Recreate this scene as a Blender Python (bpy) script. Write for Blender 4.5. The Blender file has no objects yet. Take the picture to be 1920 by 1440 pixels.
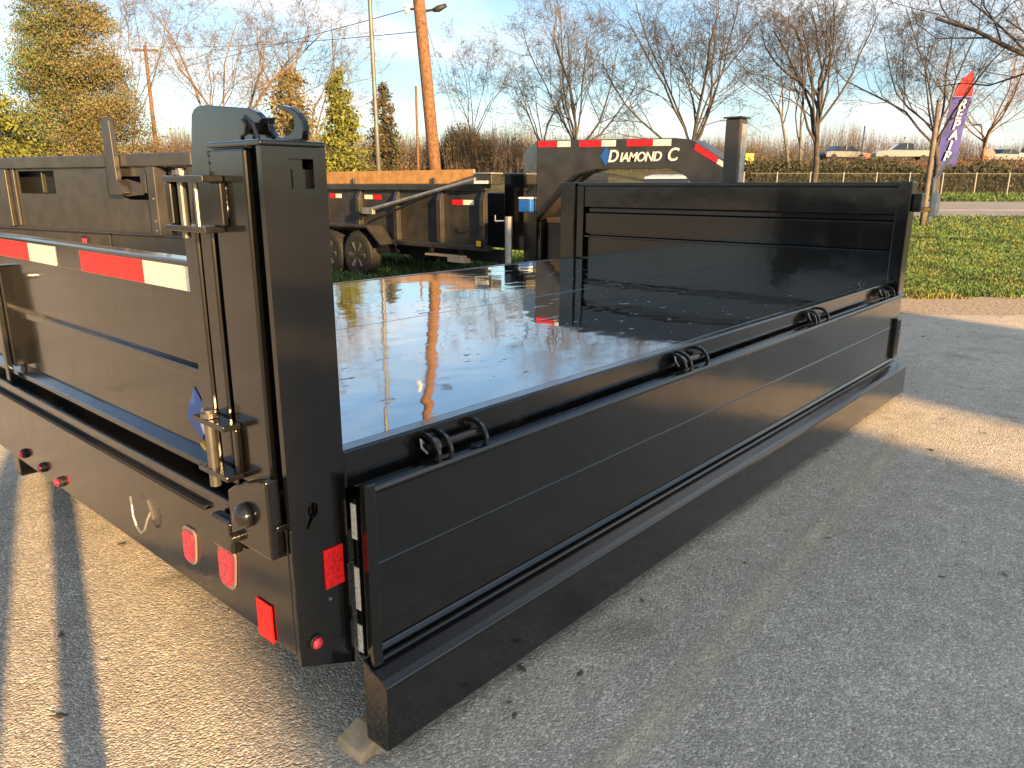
import bpy, bmesh, math, random
import numpy as np
from mathutils import Vector, Matrix

SC = bpy.context.scene
COL = SC.collection
R = math.radians
rng = random.Random(7)
nr = np.random.RandomState(11)

# ------------------------------------------------------------------ camera
cam = bpy.data.cameras.new('camera')
cam_o = bpy.data.objects.new('camera', cam)
COL.objects.link(cam_o)
SC.camera = cam_o
cam.sensor_fit = 'HORIZONTAL'
cam.sensor_width = 36.0
cam.lens = 36.0 * 1402.0 / 1920.0
cam.clip_start = 0.02
cam.clip_end = 2000
_vx = Vector(((2239 - 960) / 1402, -(352 - 720) / 1402, -1)).normalized()
_vy = Vector(((-685 - 960) / 1402, -(346 - 720) / 1402, -1)).normalized()
_vz = _vx.cross(_vy).normalized()
_vy = _vz.cross(_vx)
_rot = Matrix((_vx, _vy, _vz))                     # camera axes -> world
cam_o.matrix_world = Matrix.Translation((0, 0, 1.5)) @ _rot.to_4x4()

# ------------------------------------------------------------------ sun, sky, exposure
SUN_EL = R(11.5)
U = Vector((-0.293, -0.956, 0)).normalized()       # horizontal direction towards the sun
P = Vector((0.956, -0.293, 0)).normalized()        # across the sunlight
to_sun = U * math.cos(SUN_EL) + Vector((0, 0, math.sin(SUN_EL)))
sun = bpy.data.lights.new('sun', 'SUN')
sun.energy = 4.4
sun.angle = R(0.7)
sun.color = (1.0, 0.62, 0.26)
sun_o = bpy.data.objects.new('sun', sun)
COL.objects.link(sun_o)
sun_o.location = (-6, -18, 12)
sun_o.rotation_euler = (-to_sun).to_track_quat('-Z', 'Y').to_euler()

world = bpy.data.worlds.new('World')
SC.world = world
world.use_nodes = True
wn, wl = world.node_tree.nodes, world.node_tree.links
wn.clear()
wout = wn.new('ShaderNodeOutputWorld')
bg = wn.new('ShaderNodeBackground')
bg.inputs['Strength'].default_value = 0.071
sky = wn.new('ShaderNodeTexSky')
sky.sky_type = 'NISHITA'
sky.sun_disc = False
sky.sun_elevation = SUN_EL
sky.sun_rotation = math.atan2(to_sun.x, to_sun.y)
sky.air_density = 1.0
sky.dust_density = 0.9
sky.ozone_density = 2.4
tc = wn.new('ShaderNodeTexCoord')
sx = wn.new('ShaderNodeSeparateXYZ')
wl.new(tc.outputs['Generated'], sx.inputs[0])
zc = wn.new('ShaderNodeMath'); zc.operation = 'MAXIMUM'; zc.inputs[1].default_value = 0.0
wl.new(sx.outputs['Z'], zc.inputs[0])
za = wn.new('ShaderNodeMath'); za.operation = 'ADD'; za.inputs[1].default_value = 0.12
wl.new(zc.outputs[0], za.inputs[0])
dv = wn.new('ShaderNodeVectorMath'); dv.operation = 'DIVIDE'
cz = wn.new('ShaderNodeCombineXYZ')
for i in range(3): wl.new(za.outputs[0], cz.inputs[i])
wl.new(tc.outputs['Generated'], dv.inputs[0]); wl.new(cz.outputs[0], dv.inputs[1])
mp = wn.new('ShaderNodeMapping')
mp.inputs['Rotation'].default_value = (0, 0, R(-40))
mp.inputs['Scale'].default_value = (0.42, 0.95, 0.0)
wl.new(dv.outputs[0], mp.inputs[0])
cn = wn.new('ShaderNodeTexNoise'); cn.inputs['Scale'].default_value = 1.1
cn.inputs['Detail'].default_value = 9; cn.inputs['Roughness'].default_value = 0.55
cn.inputs['Distortion'].default_value = 0.5
wl.new(mp.outputs[0], cn.inputs['Vector'])
cr = wn.new('ShaderNodeMapRange'); cr.inputs['From Min'].default_value = 0.43; cr.inputs['From Max'].default_value = 0.66
cr.inputs['To Min'].default_value = 0.03; cr.inputs['To Max'].default_value = 0.78
wl.new(cn.outputs['Fac'], cr.inputs['Value'])
cm = wn.new('ShaderNodeMixRGB'); cm.inputs['Color2'].default_value = (5.3, 5.2, 5.05, 1)
wl.new(cr.outputs[0], cm.inputs['Fac']); wl.new(sky.outputs[0], cm.inputs['Color1'])
wl.new(cm.outputs[0], bg.inputs['Color'])
wl.new(bg.outputs[0], wout.inputs['Surface'])

SC.view_settings.view_transform = 'Standard'
SC.view_settings.look = 'None'
SC.view_settings.gamma = 1.0
SC.view_settings.use_curve_mapping = False
SC.view_settings.exposure = 1.86
SC.cycles.use_denoising = True
SC.cycles.max_bounces = 6
SC.cycles.diffuse_bounces = 3
SC.cycles.glossy_bounces = 4
SC.cycles.caustics_reflective = False
SC.cycles.caustics_refractive = False

# ------------------------------------------------------------------ bearings: a place D metres ahead along the view, seen at photo column px
F2 = Vector((0.7504, 0.6610, 0)).normalized()
R2 = Vector((0.6610, -0.7504, 0)).normalized()
def ground_z(x, y):
    d = x * F2.x + y * F2.y
    t = min(max((d - 30) / 44.0, 0), 1)
    return 3.9 * t * t * (3 - 2 * t)
def spot(px, D):
    w = F2 * D + R2 * (D * (px - 960) / 1450.0)
    return Vector((w.x, w.y, ground_z(w.x, w.y)))
def zat(py, D):
    k = (720 - py) / 1402
    return 1.5 + D * (k * .9668 - .2556) / (.9668 + k * .2556)
def lateral(px, py, D):
    k = (720 - py) / 1402
    return D * (px - 960) / 1402 / (.9668 + k * .2556)

# ------------------------------------------------------------------ materials
def mat(name, color, rough=0.5, metal=0.0, noise=None, bump=None, coat=0.0, spec=0.5, rvar=0.0, em=None, trans=0.0, crough=0.06, ior=1.5):
    """noise=(scale, amount[, detail]); bump=(scale, distance); rvar roughness variation."""
    m = bpy.data.materials.new(name); m.use_nodes = True
    n, l = m.node_tree.nodes, m.node_tree.links
    b = n['Principled BSDF']
    b.inputs['Base Color'].default_value = (*color, 1)
    b.inputs['Roughness'].default_value = rough
    b.inputs['Metallic'].default_value = metal
    b.inputs['Coat Weight'].default_value = coat
    b.inputs['Coat Roughness'].default_value = crough
    b.inputs['IOR'].default_value = ior; b.inputs['Coat IOR'].default_value = ior
    b.inputs['Specular IOR Level'].default_value = spec
    if trans: b.inputs['Transmission Weight'].default_value = trans
    if em:
        b.inputs['Emission Color'].default_value = (*em[0], 1); b.inputs['Emission Strength'].default_value = em[1]
    t = n.new('ShaderNodeTexCoord')
    if noise:
        q = n.new('ShaderNodeTexNoise'); q.inputs['Scale'].default_value = noise[0]
        q.inputs['Detail'].default_value = noise[2] if len(noise) > 2 else 5
        l.new(t.outputs['Object'], q.inputs['Vector'])
        mr = n.new('ShaderNodeMapRange'); mr.inputs['From Min'].default_value = 0.3; mr.inputs['From Max'].default_value = 0.7
        mr.inputs['To Min'].default_value = 1 - noise[1]; mr.inputs['To Max'].default_value = 1 + noise[1]
        l.new(q.outputs['Fac'], mr.inputs['Value'])
        mx = n.new('ShaderNodeVectorMath'); mx.operation = 'SCALE'; mx.inputs[0].default_value = color
        l.new(mr.outputs[0], mx.inputs['Scale']); l.new(mx.outputs[0], b.inputs['Base Color'])
    if rvar:
        q = n.new('ShaderNodeTexNoise'); q.inputs['Scale'].default_value = 3.5; q.inputs['Detail'].default_value = 8
        l.new(t.outputs['Object'], q.inputs['Vector'])
        mr = n.new('ShaderNodeMapRange'); mr.inputs['From Min'].default_value = 0.35; mr.inputs['From Max'].default_value = 0.7
        mr.inputs['To Min'].default_value = max(rough - rvar, 0.02); mr.inputs['To Max'].default_value = rough + rvar
        l.new(q.outputs['Fac'], mr.inputs['Value']); l.new(mr.outputs[0], b.inputs['Roughness'])
    if bump:
        q = n.new('ShaderNodeTexNoise'); q.inputs['Scale'].default_value = bump[0]; q.inputs['Detail'].default_value = 3
        l.new(t.outputs['Object'], q.inputs['Vector'])
        bp = n.new('ShaderNodeBump'); bp.inputs['Distance'].default_value = bump[1]
        l.new(q.outputs['Fac'], bp.inputs['Height']); l.new(bp.outputs[0], b.inputs['Normal'])
        if coat: l.new(bp.outputs[0], b.inputs['Coat Normal'])
    return m

M = {}
def paint_material():
    m = mat('gloss_black_paint', (0.0065, 0.0062, 0.006), 0.24, spec=0.3, bump=(2.4, 0.0036), coat=0.85, crough=0.07, ior=1.52)
    n, l = m.node_tree.nodes, m.node_tree.links
    b = n['Principled BSDF']; t = n.new('ShaderNodeTexCoord')
    def noise(scale, stretch, det=6):
        mp_ = n.new('ShaderNodeMapping'); mp_.inputs['Scale'].default_value = stretch
        l.new(t.outputs['Object'], mp_.inputs[0])
        q = n.new('ShaderNodeTexNoise'); q.inputs['Scale'].default_value = scale; q.inputs['Detail'].default_value = det
        l.new(mp_.outputs[0], q.inputs['Vector']); return q
    def rng_(src, a, b2, c, d):
        r = n.new('ShaderNodeMapRange'); r.inputs['From Min'].default_value = a; r.inputs['From Max'].default_value = b2
        r.inputs['To Min'].default_value = c; r.inputs['To Max'].default_value = d
        l.new(src, r.inputs['Value']); return r
    streak = noise(14, (1, 1, 0.05)); dust = noise(3.0, (1, 1, 1), 8); grit = noise(160, (1, 1, 1), 2)
    s1 = rng_(streak.outputs['Fac'], .48, .75, 0, 1); s2 = rng_(dust.outputs['Fac'], .45, .72, 0, 1); s3 = rng_(grit.outputs['Fac'], .68, .74, 0, 1)
    mu = n.new('ShaderNodeMath'); mu.operation = 'MULTIPLY'; l.new(s1.outputs[0], mu.inputs[0]); l.new(s2.outputs[0], mu.inputs[1])
    ad = n.new('ShaderNodeMath'); ad.operation = 'MULTIPLY_ADD'; ad.use_clamp = True
    l.new(s3.outputs[0], ad.inputs[0]); l.new(s2.outputs[0], ad.inputs[1]); l.new(mu.outputs[0], ad.inputs[2])
    mx = n.new('ShaderNodeMixRGB'); mx.inputs['Color1'].default_value = (0.0055, 0.0054, 0.0054, 1); mx.inputs['Color2'].default_value = (0.015, 0.0135, 0.0115, 1)
    l.new(ad.outputs[0], mx.inputs['Fac']); l.new(mx.outputs[0], b.inputs['Base Color'])
    cr_ = rng_(dust.outputs['Fac'], .35, .7, .04, .17); l.new(cr_.outputs[0], b.inputs['Coat Roughness'])
    rr_ = rng_(ad.outputs[0], 0, 1, .20, .42); l.new(rr_.outputs[0], b.inputs['Roughness'])
    return m
M['paint'] = paint_material()
M['paint2'] = mat('satin_black_paint', (0.036, 0.033, 0.029), 0.36, noise=(5, 0.3), bump=(3.0, 0.004), rvar=0.08, coat=0.3, crough=0.2)
M['hard'] = mat('black_hardware', (0.014, 0.014, 0.014), 0.2, noise=(30, 0.3), coat=0.5)
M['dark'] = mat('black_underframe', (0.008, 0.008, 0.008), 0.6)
M['steel'] = mat('galvanised_steel', (0.42, 0.41, 0.38), 0.42, metal=0.7, noise=(14, 0.25))
M['pin'] = mat('worn_pin_steel', (0.20, 0.19, 0.175), 0.35, metal=0.8, noise=(20, 0.3))
M['bolt'] = mat('zinc_bolt', (0.5, 0.5, 0.48), 0.3, metal=0.9)
M['rubber'] = mat('tyre_rubber', (0.018, 0.018, 0.018), 0.75, noise=(20, 0.3), bump=(60, 0.003))
M['rim'] = mat('grey_wheel_rim', (0.10, 0.105, 0.11), 0.35, metal=0.5)
M['red_tape'] = mat('red_reflective_tape', (0.85, 0.010, 0.012), 0.3, noise=(90, 0.25, 1), bump=(110, 0.0015), coat=0.1)
M['white_tape'] = mat('white_reflective_tape', (0.85, 0.82, 0.70), 0.3, noise=(90, 0.18, 1), bump=(110, 0.0015), coat=0.1)
M['red_lens'] = mat('red_lamp_lens', (0.62, 0.018, 0.06), 0.2, noise=(110, 0.5, 1), bump=(140, 0.004), coat=0.8)
M['bezel'] = mat('clear_lamp_rim', (0.22, 0.17, 0.16), 0.25, coat=0.5)
M['amber'] = mat('amber_lamp_lens', (0.85, 0.42, 0.02), 0.2, coat=0.5)
M['blue'] = mat('blue_decal', (0.02, 0.12, 0.42), 0.35)
M['white'] = mat('white_decal', (0.8, 0.79, 0.76), 0.4)
M['wood'] = mat('orange_wood_plank', (0.46, 0.245, 0.08), 0.7, noise=(9, 0.25), bump=(40, 0.003))
M['block'] = mat('pale_wood_block', (0.55, 0.40, 0.24), 0.8, noise=(25, 0.25), bump=(60, 0.002))
M['pole'] = mat('brown_pole_wood', (0.17, 0.09, 0.048), 0.85, noise=(12, 0.45), bump=(30, 0.02))
M['pole2'] = mat('grey_pole_metal', (0.14, 0.14, 0.13), 0.5, metal=0.3, noise=(3, 0.3))
M['wire'] = mat('black_wire', (0.02, 0.02, 0.022), 0.6)
M['wire_grey'] = mat('weathered_fence_wire', (0.13, 0.13, 0.125), 0.7)
M['galv'] = mat('fence_steel', (0.40, 0.39, 0.36), 0.5, metal=0.5)
M['bark'] = mat('grey_brown_bark', (0.12, 0.105, 0.092), 0.9, noise=(5, 0.4))
M['bark_dark'] = mat('dark_bark', (0.062, 0.055, 0.052), 0.9, noise=(5, 0.4))
M['bark_warm'] = mat('warm_brown_bark', (0.20, 0.115, 0.06), 0.9, noise=(5, 0.35))
M['bark_pale'] = mat('pale_tan_bark', (0.155, 0.13, 0.105), 0.9, noise=(5, 0.35))
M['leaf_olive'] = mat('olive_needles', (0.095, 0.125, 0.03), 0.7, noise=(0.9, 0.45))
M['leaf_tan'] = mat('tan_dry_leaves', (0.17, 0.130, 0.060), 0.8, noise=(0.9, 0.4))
M['leaf_yellow'] = mat('yellow_green_needles', (0.145, 0.155, 0.025), 0.7, noise=(1.2, 0.4))
M['leaf_dark'] = mat('dark_green_needles', (0.045, 0.055, 0.025), 0.7, noise=(1.2, 0.4))
M['leaf_brown'] = mat('brown_dry_brush', (0.15, 0.085, 0.045), 0.85, noise=(0.8, 0.4))
M['grass_a'] = mat('green_grass_blades', (0.085, 0.155, 0.034), 0.6, noise=(1.1, 0.5))
M['grass_b'] = mat('yellow_grass_blades', (0.19, 0.185, 0.045), 0.6, noise=(1.1, 0.4))
M['glass'] = mat('dark_car_glass', (0.02, 0.028, 0.035), 0.08, coat=0.6)
M['car_blue'] = mat('dark_blue_car_paint', (0.02, 0.03, 0.05), 0.25, coat=0.8)
M['car_silver'] = mat('silver_car_paint', (0.24, 0.28, 0.29), 0.3, metal=0.4, coat=0.6)
M['car_white'] = mat('white_car_paint', (0.72, 0.70, 0.68), 0.3, coat=0.6)
M['car_red'] = mat('red_car_paint', (0.35, 0.03, 0.02), 0.3, coat=0.6)
M['sign_yellow'] = mat('yellow_sign_face', (0.75, 0.60, 0.03), 0.5)
M['sign_red'] = mat('red_sign_face', (0.50, 0.05, 0.07), 0.5)
M['sign_black'] = mat('black_sign_print', (0.01, 0.01, 0.01), 0.6)
M['flag_red'] = mat('red_flag_cloth', (0.62, 0.02, 0.035), 0.8, noise=(2, 0.2))
M['flag_purple'] = mat('purple_flag_cloth', (0.05, 0.05, 0.26), 0.8, noise=(2, 0.2))
M['flag_letter'] = mat('white_flag_letters', (0.72, 0.70, 0.74), 0.8)
M['jeans'] = mat('blue_denim', (0.05, 0.07, 0.12), 0.9, noise=(30, 0.2))
M['wall'] = mat('tan_metal_siding', (0.36, 0.31, 0.25), 0.5, noise=(2, 0.1))
M['wall2'] = mat('brown_trim', (0.11, 0.08, 0.06), 0.6)
M['phone'] = mat('black_phone', (0.01, 0.01, 0.01), 0.15)

def deck_material():
    m = bpy.data.materials.new('glossy_black_deck_paint'); m.use_nodes = True
    n, l = m.node_tree.nodes, m.node_tree.links
    b = n['Principled BSDF']
    b.inputs['Base Color'].default_value = (0.012, 0.012, 0.013, 1)
    b.inputs['IOR'].default_value = 3.2
    b.inputs['Coat Weight'].default_value = 1.0
    b.inputs['Coat IOR'].default_value = 2.1
    t = n.new('ShaderNodeTexCoord')
    def noise(scale, detail, vec=None, stretch=None):
        q = n.new('ShaderNodeTexNoise'); q.inputs['Scale'].default_value = scale; q.inputs['Detail'].default_value = detail
        if stretch:
            mpn = n.new('ShaderNodeMapping'); mpn.inputs['Scale'].default_value = stretch
            l.new(t.outputs['Object'], mpn.inputs[0]); l.new(mpn.outputs[0], q.inputs['Vector'])
        else: l.new(t.outputs['Object'], q.inputs['Vector'])
        return q
    # slow sheet-metal waves, and fine scuffs / dust marks
    w1 = noise(2.6, 2, stretch=(1.0, 1.6, 1))
    w2 = noise(9.0, 2)
    a = n.new('ShaderNodeMath'); a.operation = 'MULTIPLY_ADD'; a.inputs[1].default_value = 0.03
    l.new(w2.outputs['Fac'], a.inputs[0]); l.new(w1.outputs['Fac'], a.inputs[2])
    bp = n.new('ShaderNodeBump'); bp.inputs['Distance'].default_value = 0.0022; bp.inputs['Strength'].default_value = 1
    l.new(a.outputs[0], bp.inputs['Height'])
    l.new(bp.outputs[0], b.inputs['Normal']); l.new(bp.outputs[0], b.inputs['Coat Normal'])
    s = noise(11, 6, stretch=(1.0, 2.2, 1))
    sp = n.new('ShaderNodeMapRange'); sp.inputs['From Min'].default_value = 0.65; sp.inputs['From Max'].default_value = 0.73
    sp.inputs['To Min'].default_value = 0.0; sp.inputs['To Max'].default_value = 0.6
    l.new(s.outputs['Fac'], sp.inputs['Value'])
    g = noise(1.3, 5)
    rg = n.new('ShaderNodeMapRange'); rg.inputs['From Min'].default_value = 0.4; rg.inputs['From Max'].default_value = 0.75
    rg.inputs['To Min'].default_value = 0.03; rg.inputs['To Max'].default_value = 0.09
    l.new(g.outputs['Fac'], rg.inputs['Value'])
    ad = n.new('ShaderNodeMath'); ad.operation = 'ADD'
    l.new(rg.outputs[0], ad.inputs[0]); l.new(sp.outputs[0], ad.inputs[1])
    l.new(ad.outputs[0], b.inputs['Roughness']); l.new(ad.outputs[0], b.inputs['Coat Roughness'])
    iv = n.new('ShaderNodeMath'); iv.operation = 'SUBTRACT'; iv.inputs[0].default_value = 1.0
    l.new(sp.outputs[0], iv.inputs[1]); l.new(iv.outputs[0], b.inputs['Coat Weight'])
    return m
M['deck'] = deck_material()

def asphalt_material():
    m = bpy.data.materials.new('worn_grey_asphalt'); m.use_nodes = True
    n, l = m.node_tree.nodes, m.node_tree.links
    b = n['Principled BSDF']; b.inputs['Roughness'].default_value = 0.85
    b.inputs['Specular IOR Level'].default_value = 0.3
    t = n.new('ShaderNodeTexCoord')
    def vor(scale):
        v = n.new('ShaderNodeTexVoronoi'); v.inputs['Scale'].default_value = scale
        l.new(t.outputs['Object'], v.inputs['Vector']); return v
    def noi(scale, det=6, rough=0.6):
        v = n.new('ShaderNodeTexNoise'); v.inputs['Scale'].default_value = scale; v.inputs['Detail'].default_value = det
        v.inputs['Roughness'].default_value = rough
        l.new(t.outputs['Object'], v.inputs['Vector']); return v
    stone = vor(135)
    col = n.new('ShaderNodeValToRGB')
    e = col.color_ramp.elements
    e[0].position = 0.0; e[0].color = (0.215, 0.203, 0.180, 1)
    e[1].position = 1.0; e[1].color = (0.50, 0.465, 0.405, 1)
    for p, c in ((0.35, (0.265, 0.248, 0.217)), (0.6, (0.305, 0.286, 0.250)), (0.85, (0.36, 0.338, 0.295))):
        k = e.new(p); k.color = (*c, 1)
    sr = n.new('ShaderNodeSeparateColor'); l.new(stone.outputs['Color'], sr.inputs[0]); l.new(sr.outputs[0], col.inputs[0])
    big = noi(0.7, 5)
    mr = n.new('ShaderNodeMapRange'); mr.inputs['From Min'].default_value = 0.3; mr.inputs['From Max'].default_value = 0.7
    mr.inputs['To Min'].default_value = 1.25; mr.inputs['To Max'].default_value = 1.68
    l.new(big.outputs['Fac'], mr.inputs['Value'])
    sc = n.new('ShaderNodeVectorMath'); sc.operation = 'SCALE'
    tint = n.new('ShaderNodeVectorMath'); tint.operation = 'MULTIPLY'; tint.inputs[1].default_value = (1.32, 1.24, 1.11)
    l.new(col.outputs[0], tint.inputs[0])
    l.new(tint.outputs[0], sc.inputs[0]); l.new(mr.outputs[0], sc.inputs['Scale'])
    # tan dust in patches
    du = noi(2.3, 7)
    dr = n.new('ShaderNodeMapRange'); dr.inputs['From Min'].default_value = 0.56; dr.inputs['From Max'].default_value = 0.78
    dr.inputs['To Max'].default_value = 0.45
    l.new(du.outputs['Fac'], dr.inputs['Value'])
    mx = n.new('ShaderNodeMixRGB'); mx.inputs['Color2'].default_value = (0.48, 0.40, 0.29, 1)
    l.new(dr.outputs[0], mx.inputs['Fac']); l.new(sc.outputs[0], mx.inputs['Color1'])
    # oil stains and scuffs
    st = noi(1.15, 4, 0.55)
    s2 = n.new('ShaderNodeMapRange'); s2.inputs['From Min'].default_value = 0.60; s2.inputs['From Max'].default_value = 0.74
    s2.inputs['To Min'].default_value = 1.0; s2.inputs['To Max'].default_value = 0.62
    l.new(st.outputs['Fac'], s2.inputs['Value'])
    md = noi(9, 6, 0.7)
    s3 = n.new('ShaderNodeMapRange'); s3.inputs['From Min'].default_value = 0.3; s3.inputs['From Max'].default_value = 0.7
    s3.inputs['To Min'].default_value = 0.84; s3.inputs['To Max'].default_value = 1.16
    l.new(md.outputs['Fac'], s3.inputs['Value'])
    sm = n.new('ShaderNodeMath'); sm.operation = 'MULTIPLY'; l.new(s2.outputs[0], sm.inputs[0]); l.new(s3.outputs[0], sm.inputs[1])
    fin = n.new('ShaderNodeVectorMath'); fin.operation = 'SCALE'
    l.new(mx.outputs[0], fin.inputs[0]); l.new(sm.outputs[0], fin.inputs['Scale'])
    l.new(fin.outputs[0], b.inputs['Base Color'])
    f = noi(60, 5, 0.65)
    add = n.new('ShaderNodeMath'); add.operation = 'MULTIPLY_ADD'; add.inputs[1].default_value = -0.9
    l.new(stone.outputs['Distance'], add.inputs[0]); l.new(f.outputs['Fac'], add.inputs[2])
    bp = n.new('ShaderNodeBump'); bp.inputs['Distance'].default_value = 0.006; bp.inputs['Strength'].default_value = 0.9
    l.new(add.outputs[0], bp.inputs['Height']); l.new(bp.outputs[0], b.inputs['Normal'])
    return m
M['asphalt'] = asphalt_material()
M['road'] = mat('grey_road', (0.26, 0.26, 0.26), 0.8, noise=(0.6, 0.12))
M['gravel'] = mat('tan_gravel', (0.42, 0.33, 0.23), 0.9, noise=(22, 0.5, 8), bump=(45, 0.02))
M['soil'] = mat('grassy_soil', (0.075, 0.075, 0.026), 0.95, noise=(1.6, 0.5, 8), bump=(14, 0.03))

def faded_paint():
    m = bpy.data.materials.new('faded_yellow_line_paint'); m.use_nodes = True
    n, l = m.node_tree.nodes, m.node_tree.links
    b = n['Principled BSDF']; b.inputs['Base Color'].default_value = (0.80, 0.66, 0.46, 1); b.inputs['Roughness'].default_value = 0.85
    t = n.new('ShaderNodeTexCoord')
    q = n.new('ShaderNodeTexNoise'); q.inputs['Scale'].default_value = 55; q.inputs['Detail'].default_value = 6
    l.new(t.outputs['Object'], q.inputs['Vector'])
    q2 = n.new('ShaderNodeTexNoise'); q2.inputs['Scale'].default_value = 2.5; q2.inputs['Detail'].default_value = 6
    l.new(t.outputs['Object'], q2.inputs['Vector'])
    a = n.new('ShaderNodeMath'); a.operation = 'ADD'; l.new(q.outputs['Fac'], a.inputs[0]); l.new(q2.outputs['Fac'], a.inputs[1])
    mr = n.new('ShaderNodeMapRange'); mr.inputs['From Min'].default_value = 0.72; mr.inputs['From Max'].default_value = 1.15
    mr.inputs['To Max'].default_value = 0.9
    l.new(a.outputs[0], mr.inputs['Value'])
    sp = n.new('ShaderNodeSeparateXYZ'); l.new(t.outputs['Object'], sp.inputs[0])
    ab = n.new('ShaderNodeMath'); ab.operation = 'ABSOLUTE'; l.new(sp.outputs['Y'], ab.inputs[0])
    wv = n.new('ShaderNodeMath'); wv.operation = 'MULTIPLY_ADD'; wv.inputs[1].default_value = 0.06
    l.new(q2.outputs['Fac'], wv.inputs[0]); l.new(ab.outputs[0], wv.inputs[2])
    ed = n.new('ShaderNodeMapRange'); ed.inputs['From Min'].default_value = 0.045; ed.inputs['From Max'].default_value = 0.105
    ed.inputs['To Min'].default_value = 1; ed.inputs['To Max'].default_value = 0
    l.new(wv.outputs[0], ed.inputs['Value'])
    ml = n.new('ShaderNodeMath'); ml.operation = 'MULTIPLY'; l.new(ed.outputs[0], ml.inputs[0]); l.new(mr.outputs[0], ml.inputs[1])
    l.new(ml.outputs[0], b.inputs['Alpha'])
    vo = n.new('ShaderNodeTexVoronoi'); vo.inputs['Scale'].default_value = 135; l.new(t.outputs['Object'], vo.inputs['Vector'])
    gr = n.new('ShaderNodeTexNoise'); gr.inputs['Scale'].default_value = 60; gr.inputs['Detail'].default_value = 5; l.new(t.outputs['Object'], gr.inputs['Vector'])
    ah = n.new('ShaderNodeMath'); ah.operation = 'MULTIPLY_ADD'; ah.inputs[1].default_value = -0.9
    l.new(vo.outputs['Distance'], ah.inputs[0]); l.new(gr.outputs['Fac'], ah.inputs[2])
    bp = n.new('ShaderNodeBump'); bp.inputs['Distance'].default_value = 0.006; bp.inputs['Strength'].default_value = 0.9
    l.new(ah.outputs[0], bp.inputs['Height']); l.new(bp.outputs[0], b.inputs['Normal'])
    vc = n.new('ShaderNodeSeparateColor'); l.new(vo.outputs['Color'], vc.inputs[0])
    vr = n.new('ShaderNodeMapRange'); vr.inputs['To Min'].default_value = .8; vr.inputs['To Max'].default_value = 1.1; l.new(vc.outputs[0], vr.inputs['Value'])
    vs_ = n.new('ShaderNodeVectorMath'); vs_.operation = 'SCALE'; vs_.inputs[0].default_value = (0.90, 0.77, 0.55)
    l.new(vr.outputs[0], vs_.inputs['Scale']); l.new(vs_.outputs[0], b.inputs['Base Color'])
    return m
M['line'] = faded_paint()

# ------------------------------------------------------------------ helpers
def tag(o, label=None, cat=None, group=None, kind=None):
    if label: o['label'] = label
    if cat: o['category'] = cat
    if group: o['group'] = group
    if kind: o['kind'] = kind
    return o
def thing(name, loc, label, cat, group=None, rotz=0.0):
    o = bpy.data.objects.new(name, None); COL.objects.link(o)
    o.empty_display_size = 0.2
    o.location = loc; o.rotation_euler = (0, 0, rotz)
    return tag(o, label, cat, group)
def clone(o, parent=None):
    c = o.copy(); COL.objects.link(c)
    if parent is not None: c.parent = parent
    for ch in list(o.children): clone(ch, c)
    return c

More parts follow.
